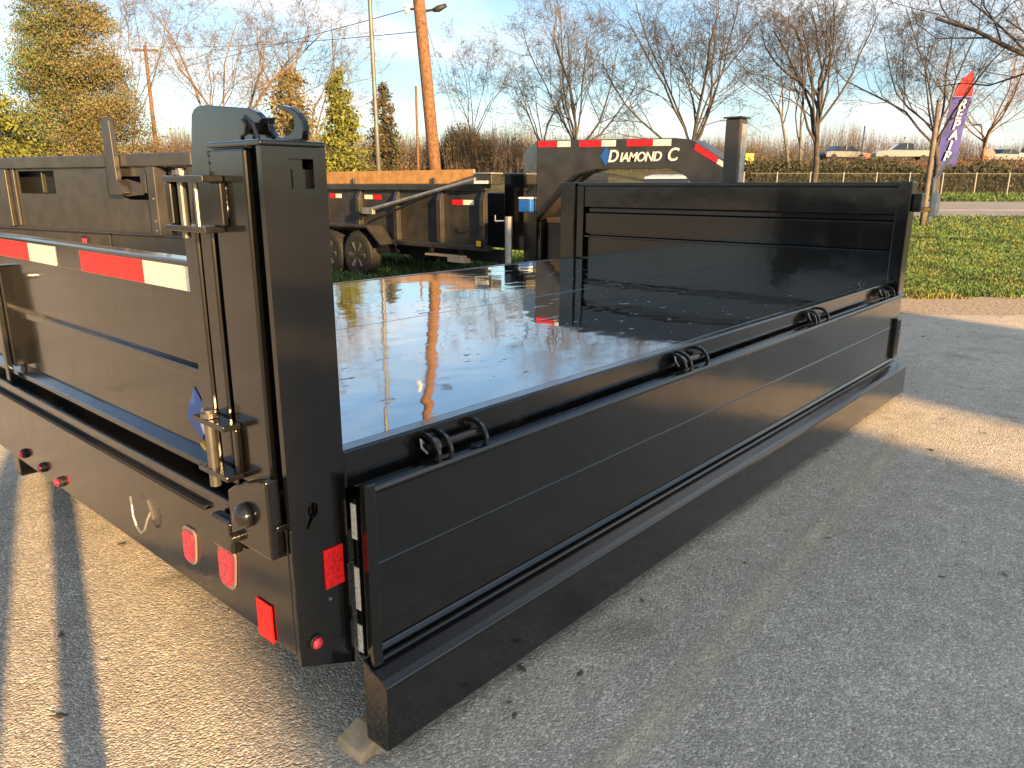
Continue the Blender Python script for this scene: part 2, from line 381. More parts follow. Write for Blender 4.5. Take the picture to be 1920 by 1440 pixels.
class MB:
    """collects shapes, links them as one mesh object"""
    def __init__(s): s.v = []; s.f = []; s.mi = []; s.cur = 0
    def add(s, vs, fs):
        k = len(s.v); s.v += [tuple(v) for v in vs]; s.f += [tuple(i + k for i in f) for f in fs]; s.mi += [s.cur] * len(fs); return s
    def box(s, x0, x1, y0, y1, z0, z1):
        return s.add([(x0,y0,z0),(x1,y0,z0),(x1,y1,z0),(x0,y1,z0),(x0,y0,z1),(x1,y0,z1),(x1,y1,z1),(x0,y1,z1)],
                     [(0,3,2,1),(4,5,6,7),(0,1,5,4),(1,2,6,5),(2,3,7,6),(3,0,4,7)])
    def prism(s, pts, a, b, axis):
        """polygon pts extruded from a to b along axis; pts in the two other axes in (x,y,z) order"""
        def mk(p, t):
            return (t, p[0], p[1]) if axis == 0 else (p[0], t, p[1]) if axis == 1 else (p[0], p[1], t)
        n = len(pts)
        vs = [mk(p, a) for p in pts] + [mk(p, b) for p in pts]
        fs = [tuple(range(n))[::-1], tuple(range(n, 2 * n))] + [(i, (i + 1) % n, n + (i + 1) % n, n + i) for i in range(n)]
        return s.add(vs, fs)
    def tube(s, p0, p1, r0, r1=None, n=10, cap=True):
        r1 = r0 if r1 is None else r1
        p0, p1 = Vector(p0), Vector(p1); d = (p1 - p0).normalized()
        a = d.orthogonal().normalized(); b = d.cross(a)
        vs = []
        for p, r in ((p0, r0), (p1, r1)):
            for i in range(n):
                t = 2 * math.pi * i / n; vs.append(p + (a * math.cos(t) + b * math.sin(t)) * r)
        fs = [(i, (i + 1) % n, n + (i + 1) % n, n + i) for i in range(n)]
        if cap: fs += [tuple(range(n))[::-1], tuple(range(n, 2 * n))]
        return s.add(vs, fs)
    def path(s, pts, r, n=8):
        pts = [Vector(p) for p in pts]; k = len(pts); vs = []; a = None
        for i, p in enumerate(pts):
            d = (pts[min(i + 1, k - 1)] - pts[max(i - 1, 0)]).normalized()
            a = d.orthogonal().normalized() if a is None else (a - d * a.dot(d)).normalized()
            b = d.cross(a); rr = r[i] if isinstance(r, (list, tuple)) else r
            for j in range(n):
                t = 2 * math.pi * j / n; vs.append(p + (a * math.cos(t) + b * math.sin(t)) * rr)
        fs = [(i * n + j, i * n + (j + 1) % n, (i + 1) * n + (j + 1) % n, (i + 1) * n + j) for i in range(k - 1) for j in range(n)]
        fs += [tuple(range(n))[::-1], tuple(range((k - 1) * n, k * n))]
        return s.add(vs, fs)
    def lathe(s, prof, c, axis, n=20):
        """prof: (radius, along)"""
        vs = []
        for r, h in prof:
            for i in range(n):
                t = 2 * math.pi * i / n; q = (r * math.cos(t), r * math.sin(t))
                v = (h, q[0], q[1]) if axis == 0 else (q[0], h, q[1]) if axis == 1 else (q[0], q[1], h)
                vs.append((v[0] + c[0], v[1] + c[1], v[2] + c[2]))
        m = len(prof)
        fs = [(i * n + j, i * n + (j + 1) % n, (i + 1) * n + (j + 1) % n, (i + 1) * n + j) for i in range(m - 1) for j in range(n)]
        fs += [tuple(range(n))[::-1], tuple(range((m - 1) * n, m * n))]
        return s.add(vs, fs)
    def build(s, name, material, parent=None, off=(0, 0, 0), bevel=0.0, smooth=False, seg=2):
        me = bpy.data.meshes.new(name)
        me.from_pydata([(v[0] - off[0], v[1] - off[1], v[2] - off[2]) for v in s.v], [], s.f)
        mats = material if isinstance(material, (list, tuple)) else [material]
        for m in mats: me.materials.append(m)
        if len(mats) > 1: me.polygons.foreach_set('material_index', s.mi)
        bm = bmesh.new(); bm.from_mesh(me); bmesh.ops.recalc_face_normals(bm, faces=bm.faces); bm.to_mesh(me); bm.free()
        if smooth: me.polygons.foreach_set('use_smooth', [True] * len(me.polygons))
        o = bpy.data.objects.new(name, me); COL.objects.link(o)
        if parent is not None: o.parent = parent
        if bevel:
            md = o.modifiers.new('bevel', 'BEVEL'); md.width = bevel; md.segments = seg; md.limit_method = 'ANGLE'; md.angle_limit = R(35)
        return o

def np_mesh(name, verts, faces, material, parent=None, mat_index=None, smooth=False):
    """faces: (n,k) int array"""
    me = bpy.data.meshes.new(name)
    verts = np.asarray(verts, np.float32); faces = np.asarray(faces, np.int32)
    n, k = faces.shape
    me.vertices.add(len(verts)); me.vertices.foreach_set('co', verts.ravel())
    me.loops.add(n * k); me.loops.foreach_set('vertex_index', faces.ravel())
    me.polygons.add(n); me.polygons.foreach_set('loop_start', np.arange(0, n * k, k, dtype=np.int32))
    mats = material if isinstance(material, (list, tuple)) else [material]
    for m in mats: me.materials.append(m)
    if mat_index is not None: me.polygons.foreach_set('material_index', np.asarray(mat_index, np.int32))
    if smooth: me.polygons.foreach_set('use_smooth', np.ones(n, bool))
    me.update(); me.validate()
    o = bpy.data.objects.new(name, me); COL.objects.link(o)
    if parent is not None: o.parent = parent
    return o

def cut(o, cutter):
    """boolean difference, applied, the cutter removed"""
    md = o.modifiers.new('cut', 'BOOLEAN'); md.operation = 'DIFFERENCE'; md.object = cutter; md.solver = 'EXACT'
    dg = bpy.context.evaluated_depsgraph_get(); dg.update()
    me = bpy.data.meshes.new_from_object(o.evaluated_get(dg))
    o.modifiers.clear(); o.data = me
    bpy.data.objects.remove(cutter)

def text_mesh(name, s, size, material, parent, loc, rot, depth=0.002, shear=0.0, spacing=1.0):
    cu = bpy.data.curves.new(name, 'FONT'); cu.body = s; cu.size = size; cu.extrude = depth; cu.shear = shear
    cu.space_character = spacing; cu.offset = size * 0.02
    to = bpy.data.objects.new(name, cu); COL.objects.link(to)
    dg = bpy.context.evaluated_depsgraph_get(); dg.update()
    me = bpy.data.meshes.new_from_object(to.evaluated_get(dg))
    bpy.data.objects.remove(to)
    me.materials.clear(); me.materials.append(material)
    w = max(v.co.x for v in me.vertices)
    o = bpy.data.objects.new(name, me); COL.objects.link(o)
    if parent is not None: o.parent = parent
    o.location = loc; o.rotation_euler = rot
    return o, w

# ================================================================== SETTING
def ground():
    # one sheet, finer near the camera, out to the horizon
    ds = np.concatenate([np.linspace(-400, -40, 10), np.linspace(-30, 30, 13), np.linspace(33, 90, 20), np.linspace(120, 900, 14)])
    ls = np.concatenate([np.linspace(-900, -130, 8), np.linspace(-100, 100, 21), np.linspace(130, 900, 8)])
    vs = []
    for d in ds:
        for l_ in ls:
            w = F2 * d + R2 * l_
            vs.append((w.x, w.y, ground_z(w.x, w.y)))
    n = len(ls)
    fs = [(i * n + j, i * n + j + 1, (i + 1) * n + j + 1, (i + 1) * n + j) for i in range(len(ds) - 1) for j in range(n - 1)]
    fs = [f[::-1] for f in fs]
    o = np_mesh('ground', vs, fs, M['soil'], smooth=True)
    tag(o, 'grassy soil ground under and behind the lot', kind='structure')
ground()

def band(name, material, d0f, d1f, l0, l1, n, z, label):
    """a sheet between two uneven edges, laid z above the ground"""
    vs = []; fs = []; rows = 6
    for i in range(n + 1):
        l_ = l0 + (l1 - l0) * i / n
        a, b = d0f(l_), d1f(l_)
        for k in range(rows + 1):
            w = F2 * (a + (b - a) * k / rows) + R2 * l_
            vs.append((w.x, w.y, ground_z(w.x, w.y) + z))
    m = rows + 1
    fs = [(i * m + k, (i + 1) * m + k, (i + 1) * m + k + 1, i * m + k + 1) for i in range(n) for k in range(rows)]
    o = np_mesh(name, vs, fs, material)
    tag(o, label, kind='structure'); return o
wob = lambda l_, s, a: a * (math.sin(l_ * 1.3 + s) + 0.6 * math.sin(l_ * 3.7 + 2 * s) + 0.4 * math.sin(l_ * 8.1 + 3 * s))
band('gravel_verge', M['gravel'], lambda l_: 8.4, lambda l_: 10.6 + wob(l_, 1, 0.10), -60, 60, 600, 0.004, 'tan gravel verge between the asphalt lot and the grass')
band('asphalt_lot', M['asphalt'], lambda l_: -70, lambda l_: 9.0 + wob(l_, 4, 0.06), -60, 60, 400, 0.008, 'worn grey asphalt of the trailer lot')
band('road', M['road'], lambda l_: 35.5, lambda l_: 42.0, -90, 90, 40, 0.03, 'grey road beyond the grass')
band('lane_marking', M['white'], lambda l_: 38.2, lambda l_: 38.4, -90, 90, 40, 0.036, 'thin pale line along the road')

# faded parking line on the lot, its wear fades out across the strip
a0, a1 = Vector((0.9, 0.865)), Vector((4.9, 1.09))
Lm = (a1 - a0).length
ln_ = tag(MB().add([(0, -.09, 0), (Lm, -.09, 0), (Lm, .09, 0), (0, .09, 0)], [(0, 1, 2, 3)]).build('lot_marking', M['line']), 'faded yellow parking line on the asphalt', kind='structure')
ln_.location = (a0.x, a0.y, .012); ln_.rotation_euler = (0, 0, math.atan2(a1.y - a0.y, a1.x - a0.x))

# ------------------------------------------------------------------ made-up building behind the camera, shaped to shade the lot except one sunny strip
def shade_building():
    ang = math.atan2(P.y, P.x)
    t = thing('shade_building', U * 20, 'made-up unseen tan metal block with a narrow alley, added to shade the lot', 'building', rotz=ang)
    H = 6.8
    def wall_block(x0, x1, y0, y1):
        w = MB().box(x0, x1, y0, y1, 0, H).build('wall', M['wall'], t, bevel=0.01)
        rib = MB()
        x = x0 + 0.3
        while x < x1 - 0.1:
            rib.box(x, x + 0.06, y1 + 0.001, y1 + 0.03, 0.02, H - 0.02); x += 0.45
        rib.build('siding_rib', M['wall'], w)
        return w
    wall_block(0.37, 4.24, -7, 0); wall_block(5.2, 8.95, -7, 0)
    MB().box(4.243, 5.197, -0.3, -0.01, 5.15, H).build('shade_lintel', M['wall2'], t)  # added above the gap to keep sun off headboard and deck
    for x0, x1 in ((0.37, 4.24), (5.2, 9.05)):
        MB().box(x0, x1, -7.2, 0.2, H + 0.002, H + 0.1).build('roof', M['wall2'], t)
    for x in (1.2, 6.2):
        f = MB().box(x, x + 2.2, 0.035, 0.07, 0.02, 3.0).build('door', M['wall2'], t)
        for k in range(5):
            MB().box(x + 0.06, x + 2.14, 0.072, 0.09, 0.08 + k * 0.59, 0.60 + k * 0.59).build('panel', M['car_white'], f, bevel=0.01)
shade_building()

# ================================================================== MAIN TRAILER
O = (3.2, 2.8, 0.0)
T = thing('dump_trailer', O, 'glossy black flat deck dump trailer with its side panel folded down', 'trailer')
PT, HW = M['paint'], M['hard']
def part(mb, name, m=PT, parent=T, bevel=0.003, **k): return mb.build(name, m, parent, off=O, bevel=bevel, **k)

# deck: two plates and the seam between
part(MB().box(0.985, 5.611, 1.503, 2.805, 0.83, 0.868), 'floor_plate', M['deck'], bevel=0.002)
part(MB().box(0.985, 5.611, 2.812, 4.17, 0.83, 0.868), 'floor_plate', M['deck'], bevel=0.002)
part(MB().box(0.99, 5.59, 2.78, 2.84, 0.80, 0.829), 'floor_beam', M['dark'], bevel=0)
# side rails
part(MB().box(1.022, 5.55, 1.452, 1.50, 0.772, 0.871), 'side_rail', bevel=0.006)
part(MB().box(1.022, 5.55, 4.173, 4.22, 0.772, 0.871), 'side_rail', bevel=0.006)
# underframe, cross members, wheels under the deck
part(MB().box(0.95, 5.58, 1.56, 4.10, 0.60, 0.79), 'bed_frame', M['dark'], bevel=0)
f = MB().box(0.95, 6.6, 2.1, 2.2, 0.42, 0.598).box(0.95, 6.6, 3.5, 3.6, 0.42, 0.598)
part(f, 'chassis_rail', M['dark'])
def wheel(parent, c, axis, r=0.37, w=0.22, off=(0, 0, 0), face=-1):
    """tyre with tread blocks and a spoked rim; face = side the rim looks to"""
    h = w / 2
    prof = [(r * .60, -h), (r * .80, -h * 1.05), (r * .94, -h * .92), (r, -h * .6), (r, h * .6), (r * .94, h * .92), (r * .80, h * 1.05), (r * .60, h)]
    t = MB().lathe(prof, c, axis, 28)
    def pt(ang, rr, al):
        q = (rr * math.cos(ang), rr * math.sin(ang))
        v = (al, q[0], q[1]) if axis == 0 else (q[0], al, q[1])
        return tuple(v[i] + c[i] for i in range(3))
    for k in range(28):
        a = 2 * math.pi * k / 28
        for s in (-1, 1):
            vs = [pt(a + da, rr, s * h * al) for rr in (r * .99, r * 1.018) for da, al in ((0, .1), (.13, .1), (.16, .75), (.03, .75))]
            t.add(vs, [(4, 5, 6, 7), (0, 1, 5, 4), (1, 2, 6, 5), (2, 3, 7, 6), (3, 0, 4, 7)])
    ty = t.build('wheel', M['rubber'], parent, off=off, smooth=False)
    e = face * h
    rm = MB().lathe([(r * .61, -e * .9), (r * .63, e * .95), (r * .56, e * .9), (r * .50, e * .45), (r * .22, e * .4), (r * .2, e * .85), (r * .08, e * .9)], c, axis, 24)
    rm.build('rim', M['rim'], ty, off=off, smooth=True)
    for k in range(6):
        a = 2 * math.pi * k / 6
        p0 = pt(a, r * .2, e * .75); p1 = pt(a, r * .57, e * .8)
        MB().tube(p0, p1, 0.035, 0.05, 6).build('spoke', M['rim'], ty, off=off)
    return ty
for x in (2.9, 3.75):
    for y, fc in ((1.82, -1), (3.9, 1)):
        wheel(T, (x, y, 0.37), 1, off=O, face=fc)

# rear corner post: tube, recessed groove, side plate with a notch and a keyhole
def rear_post(mir):
    y = (lambda v: 5.66 - v) if mir else (lambda v: v)
    def bx(x0, x1, y0, y1, z0, z1):
        a, b = sorted((y(y0), y(y1))); return MB().box(x0, x1, a, b, z0, z1)
    p = part(bx(0.862, 0.985, 1.517, 1.665, 0.79, 1.578), 'corner_post', bevel=0.006)
    part(bx(0.93, 0.975, 1.470, 1.515, 0.36, 1.575), 'post_groove', bevel=0.002)
    a, b = sorted((y(1.449), y(1.466)))
    sp = MB().prism([(0.862, 0.352), (1.02, 0.285), (1.02, 1.580), (0.862, 1.580)], a, b, 1)
    sp = part(sp, 'side_plate', bevel=0)
    ct = MB().box(0.926, 0.988, a - .05, b + .05, 1.494, 1.556).build('cutter', PT, T, off=O)
    cut(sp, ct)
    k = MB().prism([(0.925 + 0.014 * math.cos(t), 0.750 + 0.020 * math.sin(t)) for t in [i * math.pi / 8 for i in range(16)]], a - .05, b + .05, 1)
    ck = k.build('cutter', PT, T, off=O); cut(sp, ck)
    k = MB().prism([(0.918, 0.745), (0.930, 0.738), (0.908, 0.705), (0.903, 0.708)], a - .05, b + .05, 1)
    ck = k.build('cutter', PT, T, off=O); cut(sp, ck)
    md = sp.modifiers.new('bevel', 'BEVEL'); md.width = 0.003; md.segments = 2; md.limit_method = 'ANGLE'; md.angle_limit = R(35)
    # inner leaf behind the notch, and the foot of the post
    part(bx(0.945, 1.005, 1.4665, 1.4695, 1.46, 1.535), 'stake_pocket_plate', bevel=0)
    part(bx(0.995, 1.018, 1.467, 1.66, 0.30, 1.575), 'post_web', bevel=0.002)
    part(bx(0.859, 1.021, 1.447, 1.669, 1.5805, 1.593), 'post_cap', bevel=0.004)
    return p
rear_post(False); rear_post(True)
# hook plate on top of the post
hook = [(2.0447, 1.3838), (1.985, 1.6773), (1.9704, 1.6908), (1.9462, 1.697), (1.9071, 1.6971), (1.7976, 1.6864), (1.7004, 1.6768), (1.669, 1.6666), (1.6478, 1.6537),
        (1.6133, 1.6513), (1.6229, 1.6372), (1.6175, 1.6224), (1.5986, 1.611), (1.5717, 1.606), (1.5443, 1.6088), (1.5236, 1.6183), (1.5148, 1.632), (1.52, 1.6462), (1.5379, 1.6574),
        (1.5779, 1.6695), (1.5644, 1.6752), (1.5301, 1.6686), (1.5021, 1.6552), (1.4866, 1.6382), (1.4826, 1.6172), (1.4900, 1.5985), (1.70, 1.5985), (1.72, 1.3838)]
part(MB().prism(hook, 0.99, 1.006, 0), 'hook_plate', PT, bevel=0.002)
part(MB().tube((0.962, 1.675, 1.630), (1.03, 1.675, 1.630), 0.014, n=14).tube((0.950, 1.675, 1.630), (0.962, 1.675, 1.630), 0.021, n=6), 'pivot_bolt', HW, bevel=0.002)
part(MB().path([(0.975, 1.715, 1.600), (0.97, 1.705, 1.635), (0.965, 1.675, 1.655), (0.965, 1.645, 1.638), (0.97, 1.635, 1.603)], 0.006, 8), 'pin_clip', M['hard'])

# rear bumper channel with lamps
BX = 0.86
b = MB().prism([(0.880, 0.36), (0.862, 0.375), (0.860, 0.712), (0.838, 0.716), (0.838, 0.730), (0.97, 0.730), (0.97, 0.36)], 1.468, 4.19, 1)
# prism axis 1 -> (x, y, z)
part(b, 'rear_bumper', PT, bevel=0.003)
part(MB().box(0.846, 0.8595, 1.85, 4.10, 0.655, 0.668), 'bumper_seam', M['dark'], bevel=0)
def rrect(w, h, r, n=5):
    out = []
    for cx_, cy_, s in ((w / 2 - r, h / 2 - r, 0), (-w / 2 + r, h / 2 - r, 90), (-w / 2 + r, -h / 2 + r, 180), (w / 2 - r, -h / 2 + r, 270)):
        for i in range(n): out.append((cx_ + r * math.cos(R(s + 90 * i / (n - 1))), cy_ + r * math.sin(R(s + 90 * i / (n - 1)))))
    return out
def lamp(yc, zc, w, h, red):
    def shield(k, w_, h_):
        out = []
        for p in rrect(w_, h_, min(w_, h_) * .30):
            f_ = 0.80 + 0.22 * (p[1] / h_ + .5)
            out.append((yc + p[0] * f_ - p[1] * .10, zc + p[1]))
        return out
    bz = MB().prism(shield(0, w, h), 0.8545, 0.861, 0)
    bz = part(bz, 'tail_lamp', M['bezel'], bevel=0.002)
    ln = MB().prism(shield(1, w - .020, h - .020), 0.849, 0.8540, 0)
    ln.build('lens', red, bz, off=O, bevel=0.003)
lamp(1.986, 0.502, 0.085, 0.115, M['red_lens'])
lamp(1.772, 0.512, 0.098, 0.130, M['red_lens'])
lamp(3.92, 0.502, 0.085, 0.115, M['red_lens'])
for yc, zc in ((3.452, .424), (3.233, .419), (3.046, .409)):
    lp = part(MB().lathe([(0.020, 0.861), (0.020, 0.852), (0.017, 0.848)], (0, yc, zc), 0, 14), 'marker_lamp', M['dark'], bevel=0)
    MB().lathe([(0.0165, 0.8475), (0.016, 0.842), (0.010, 0.837), (0.002, 0.835)], (0, yc, zc), 0, 14).build('lens', M['red_lens'], lp, off=O, smooth=True)
part(MB().box(0.856, 0.859, 1.562, 1.634, 0.368, 0.475), 'reflector', M['red_tape'], bevel=0)
part(MB().box(0.944, 1.000, 1.4455, 1.4485, 0.530, 0.636), 'reflector', M['red_tape'], bevel=0)
lp = part(MB().lathe([(0.019, 1.4485), (0.019, 1.443), (0.016, 1.441)], (0.905, 0, 0.402), 1, 14), 'marker_lamp', M['dark'], bevel=0)
MB().lathe([(0.0155, 1.4405), (0.015, 1.436), (0.009, 1.431), (0.002, 1.429)], (0.905, 0, 0.402), 1, 14).build('lens', M['red_lens'], lp, off=O, smooth=True)
part(MB().lathe([(0.004, 1.4485), (0.004, 1.445)], (0.955, 0, 0.500), 1, 8), 'rivet', M['bolt'], bevel=0)
# loose wire loop hanging from the bumper
part(MB().path([(0.845, 2.345, 0.553), (0.838, 2.325, 0.533), (0.835, 2.318, 0.50), (0.836, 2.305, 0.470), (0.836, 2.275, 0.455), (0.837, 2.245, 0.475), (0.84, 2.222, 0.515), (0.848, 2.212, 0.540)], 0.0035, 6), 'tie_wire', M['steel'], bevel=0)
# gate hub and latch plate at the foot of the post
part(MB().prism([(1.475, 0.645), (1.66, 0.645), (1.66, 0.775), (1.62, 0.800), (1.475, 0.845)], 0.822, 0.8575, 0), 'latch_plate', PT, bevel=0.005)
part(MB().lathe([(0.002, 0.790), (0.014, 0.792), (0.026, 0.800), (0.031, 0.811), (0.031, 0.8215)], (0, 1.575, 0.735), 0, 20), 'latch_hub', HW, bevel=0, smooth=True)
part(MB().box(0.825, 0.8585, 1.672, 1.775, 0.590, 0.680), 'latch_block', PT, bevel=0.008)
part(MB().tube((0.80, 1.63, 0.66), (0.835, 1.63, 0.66), 0.014, n=10), 'latch_pin', HW, bevel=0.002)
part(MB().box(0.830, 0.857, 1.487, 1.497, 0.73, 0.775), 'latch_tab', M['red_tape'], bevel=0.001)

# rear gate: framed sheet with tape on its top band
G = 0.895
part(MB().box(G + .012, G + .03, 1.84, 4.0, 0.800, 1.235), 'gate_sheet', PT, bevel=0)
part(MB().prism([(G + .014, 1.000), (G - .004, 1.006), (G - .004, 1.030), (G + .014, 1.040)], 1.84, 4.0, 1), 'gate_crease', PT, bevel=0.002)
part(MB().box(G - .012, G + .05, 1.84, 4.0, 1.2355, 1.318), 'gate_rail', PT, bevel=0.006)
part(MB().prism([(G - .02, 0.757), (G + .05, 0.757), (G + .05, 0.799), (G + .008, 0.799), (G - .02, 0.775)], 1.70, 4.0, 1), 'gate_rail', PT, bevel=0.004)
part(MB().box(G - .030, G + .03, 1.770, 1.838, 0.80, 1.405), 'gate_stile', PT, bevel=0.006)
part(MB().box(G - .028, G + .03, 1.700, 1.758, 0.80, 1.405), 'gate_stile', PT, bevel=0.006)
part(MB().box(G - .030, G + .03, 3.41, 3.48, 0.80, 1.20), 'gate_stile', PT, bevel=0.006)
part(MB().box(G - .05, G - .031, 3.425, 3.465, 0.74, 1.16).tube((G - .05, 3.445, 1.15), (G - .09, 3.445, 1.15), 0.012), 'gate_latch_bar', HW, bevel=0.003)
part(MB().box(G - .030, G + .03, 3.93, 3.998, 0.80, 1.405), 'gate_stile', PT, bevel=0.006)
def tape(y0, y1, m):
    part(MB().box(G - .0150, G - .0125, y0, y1, 1.240, 1.303), 'reflective_tape', M[m], bevel=0)
tape(3.07, 3.50, 'red_tape'); tape(2.81, 3.068, 'white_tape')
tape(2.13, 2.585, 'red_tape'); tape(1.845, 2.128, 'white_tape')
# blue logo decal low on the gate
part(MB().prism([(2.02, 0.87), (1.955, 0.97), (1.90, 0.915), (1.935, 0.82)], G + .0095, G + .0115, 0), 'logo_decal', M['blue'], bevel=0)
part(MB().prism([(1.945, 0.885), (1.905, 0.925), (1.89, 0.885), (1.92, 0.84)], G + .0070, G + .0090, 0), 'logo_decal', M['white'], bevel=0)
# gate hinges: two tabs and the pins between
def gate_hinge(z0, z1, name):
    h = part(MB().box(0.812, 0.861, 1.61, 1.80, z1, z1 + .014), name, HW, bevel=0.002)
    MB().box(0.812, 0.861, 1.62, 1.81, z0 - .014, z0).build('hinge_tab', HW, h, off=O, bevel=0.002)
    MB().tube((0.830, 1.745, z0 - .03), (0.830, 1.745, z1 + .03), 0.0095, n=12).lathe([(0.017, z1 + .016), (0.017, z1 + .026)], (0.830, 1.745, 0), 2, 12).build('hinge_pin', M['pin'], h, off=O)
    MB().tube((0.838, 1.695, z0), (0.838, 1.695, z1), 0.006, n=8).build('hinge_rod', M['pin'], h, off=O)
    MB().box(0.815, 0.86, 1.775, 1.80, z0, z1).build('hinge_barrel', PT, h, off=O, bevel=0.004)
    MB().box(0.845, 0.861, 1.60, 1.645, z0, z1).build('hinge_leaf', PT, h, off=O, bevel=0.004)
gate_hinge(1.412, 1.508, 'gate_hinge')
h = part(MB().box(0.815, 0.861, 1.635, 1.79, 0.930, 0.944), 'gate_hinge', HW, bevel=0.002)
MB().box(0.815, 0.861, 1.64, 1.785, 0.80, 0.814).build('hinge_tab', HW, h, off=O, bevel=0.002)
MB().tube((0.832, 1.735, 0.765), (0.832, 1.735, 0.965), 0.014, n=12).lathe([(0.020, 0.946), (0.020, 0.958)], (0.832, 1.735, 0), 2, 12).build('hinge_pin', M['pin'], h, off=O)
MB().box(0.845, 0.861, 1.635, 1.655, 0.814, 0.93).build('hinge_leaf', PT, h, off=O, bevel=0.004)
part(MB().tube((0.86, 1.84, 0.845), (0.86, 1.815, 0.832), 0.009, n=8), 'grease_fitting', M['amber'], bevel=0)

# weld beads
def weld(pts, n, r=0.0045):
    a = [Vector(p) for p in pts]; out = []; rr = []
    for p, q in zip(a, a[1:]):
        for i in range(n):
            t = i / n; out.append(p.lerp(q, t) + Vector((rng.uniform(-.001, .001), rng.uniform(-.001, .001), rng.uniform(-.001, .001)))); rr.append(r * rng.uniform(.65, 1.25))
    out.append(a[-1]); rr.append(r)
    part(MB().path(out, rr, 6), 'weld_bead', HW, bevel=0, smooth=True)
weld([(0.866, 1.668, 1.40), (0.866, 1.668, 1.575)], 34, .006)
weld([(0.985, 1.49, 1.5945), (0.985, 1.66, 1.5945)], 26, .005)
weld([(0.8575, 1.66, 0.648), (0.8575, 1.478, 0.648)], 26)
weld([(0.862, 1.604, 1.43), (0.862, 1.604, 1.50)], 12)
weld([(0.8595, 1.4475, 0.40), (0.8595, 1.4475, 0.72)], 50, .003)
weld([(1.05, 1.4515, 0.771), (1.9, 1.4515, 0.771)], 130, .003)

# drop side panel, folded down
X0, X1 = 1.045, 5.72
part(MB().prism([(1.404, 0.335), (1.404, 0.557), (1.4015, 0.562), (1.404, 0.567), (1.404, 0.758), (1.422, 0.758), (1.422, 0.335)], X0, X1, 0), 'panel_sheet', PT, bevel=0.0015)
part(MB().prism([(1.392, 0.762), (1.386, 0.772), (1.390, 0.783), (1.402, 0.788), (1.424, 0.788), (1.424, 0.759), (1.396, 0.759)], X0, X1, 0), 'panel_edge', PT, bevel=0.002)
part(MB().prism([(1.398, 0.330), (1.392, 0.320), (1.408, 0.310), (1.424, 0.310), (1.424, 0.334), (1.400, 0.334)], X0, X1, 0), 'panel_step', PT, bevel=0.0015)
part(MB().prism([(1.424, 0.300), (1.408, 0.292), (1.398, 0.285), (1.346, 0.270), (1.330, 0.258), (1.327, 0.245), (1.327, 0.070), (1.340, 0.058), (1.424, 0.058)], 1.025, X1 + .06, 0), 'panel_lip', PT, bevel=0.004)
part(MB().box(X0, X1, 1.412, 1.424, 0.3005, 0.3095), 'panel_web', M['dark'], bevel=0)
part(MB().box(1.034, 1.064, 1.384, 1.4035, 0.285, 0.795), 'panel_stile', PT, bevel=0.004)
part(MB().box(1.028, 1.0335, 1.380, 1.402, 0.325, 0.80), 'panel_end_plate', PT, bevel=0.001)
s_ = part(MB().box(5.60, 5.70, 1.380, 1.4035, 0.335, 0.62), 'panel_stile', PT, bevel=0.004)
MB().box(5.615, 5.685, 1.3785, 1.3795, 0.36, 0.60).build('recess_shade', M['dark'], s_, off=O)  # flat dark sheet stands in for a shaded recess in the stile
MB().tube((5.65, 1.378, 0.52), (5.65, 1.365, 0.52), 0.012, n=8).build('bolt', M['bolt'], s_, off=O)
# tape on the inner edge, seen through the gap beside the post
seq = [(0.735, 0.64, 'white_tape'), (0.56, 0.44, 'white_tape'), (0.395, 0.315, 'white_tape')]
part(MB().box(1.032, 1.0435, 1.4245, 1.446, 0.30, 0.75), 'panel_inner_edge', PT, bevel=0)
for z1, z0, m in seq:
    part(MB().box(1.0295, 1.0318, 1.426, 1.445, z0, z1), 'reflective_tape', M[m], bevel=0)
# side hinges
def side_hinge(x):
    def arc(xa, xb, r0, r1):
        pts = [(1.446 - r1 * math.cos(R(a)), 0.797 + r1 * math.sin(R(a))) for a in range(-14, 128, 12)]
        pts += [(1.446 - r0 * math.cos(R(a)), 0.797 + r0 * math.sin(R(a))) for a in range(118, -15, -12)]
        return MB().prism(pts, xa, xb, 0)
    h = part(arc(x, x + .012, 0.045, 0.059), 'panel_hinge', HW, bevel=0.002)
    arc(x + .045, x + .057, 0.045, 0.059).build('strap', HW, h, off=O, bevel=0.002)
    arc(x + .185, x + .197, 0.045, 0.059).build('strap', HW, h, off=O, bevel=0.002)
    MB().tube((x - .012, 1.424, 0.820), (x + .205, 1.424, 0.820), 0.012, n=10).build('hinge_pin', HW, h, off=O, smooth=False)
    MB().lathe([(0.026, x + .013), (0.026, x + .022), (0.010, x + .030)], (0, 1.424, 0.820), 0, 12).build('washer', M['hard'], h, off=O)
    MB().box(x - .004, x + .062, 1.392, 1.402, 0.7885, 0.800).build('weld_plate', HW, h, off=O, bevel=0.002)
    MB().path([(x - .015, 1.43, 0.835), (x - .03, 1.425, 0.85), (x - .035, 1.415, 0.83), (x - .02, 1.41, 0.812)], 0.003, 6).build('cotter_pin', M['steel'], h, off=O)
for x in (1.28, 2.62, 4.03, 5.28): side_hinge(x)
# left panel, folded down on the far side
part(MB().box(X0, X1, 4.245, 4.265, 0.31, 0.78), 'panel_sheet', PT, bevel=0.002)
part(MB().box(1.025, X1 + .06, 4.245, 4.34, 0.06, 0.27), 'panel_lip', PT, bevel=0.006)

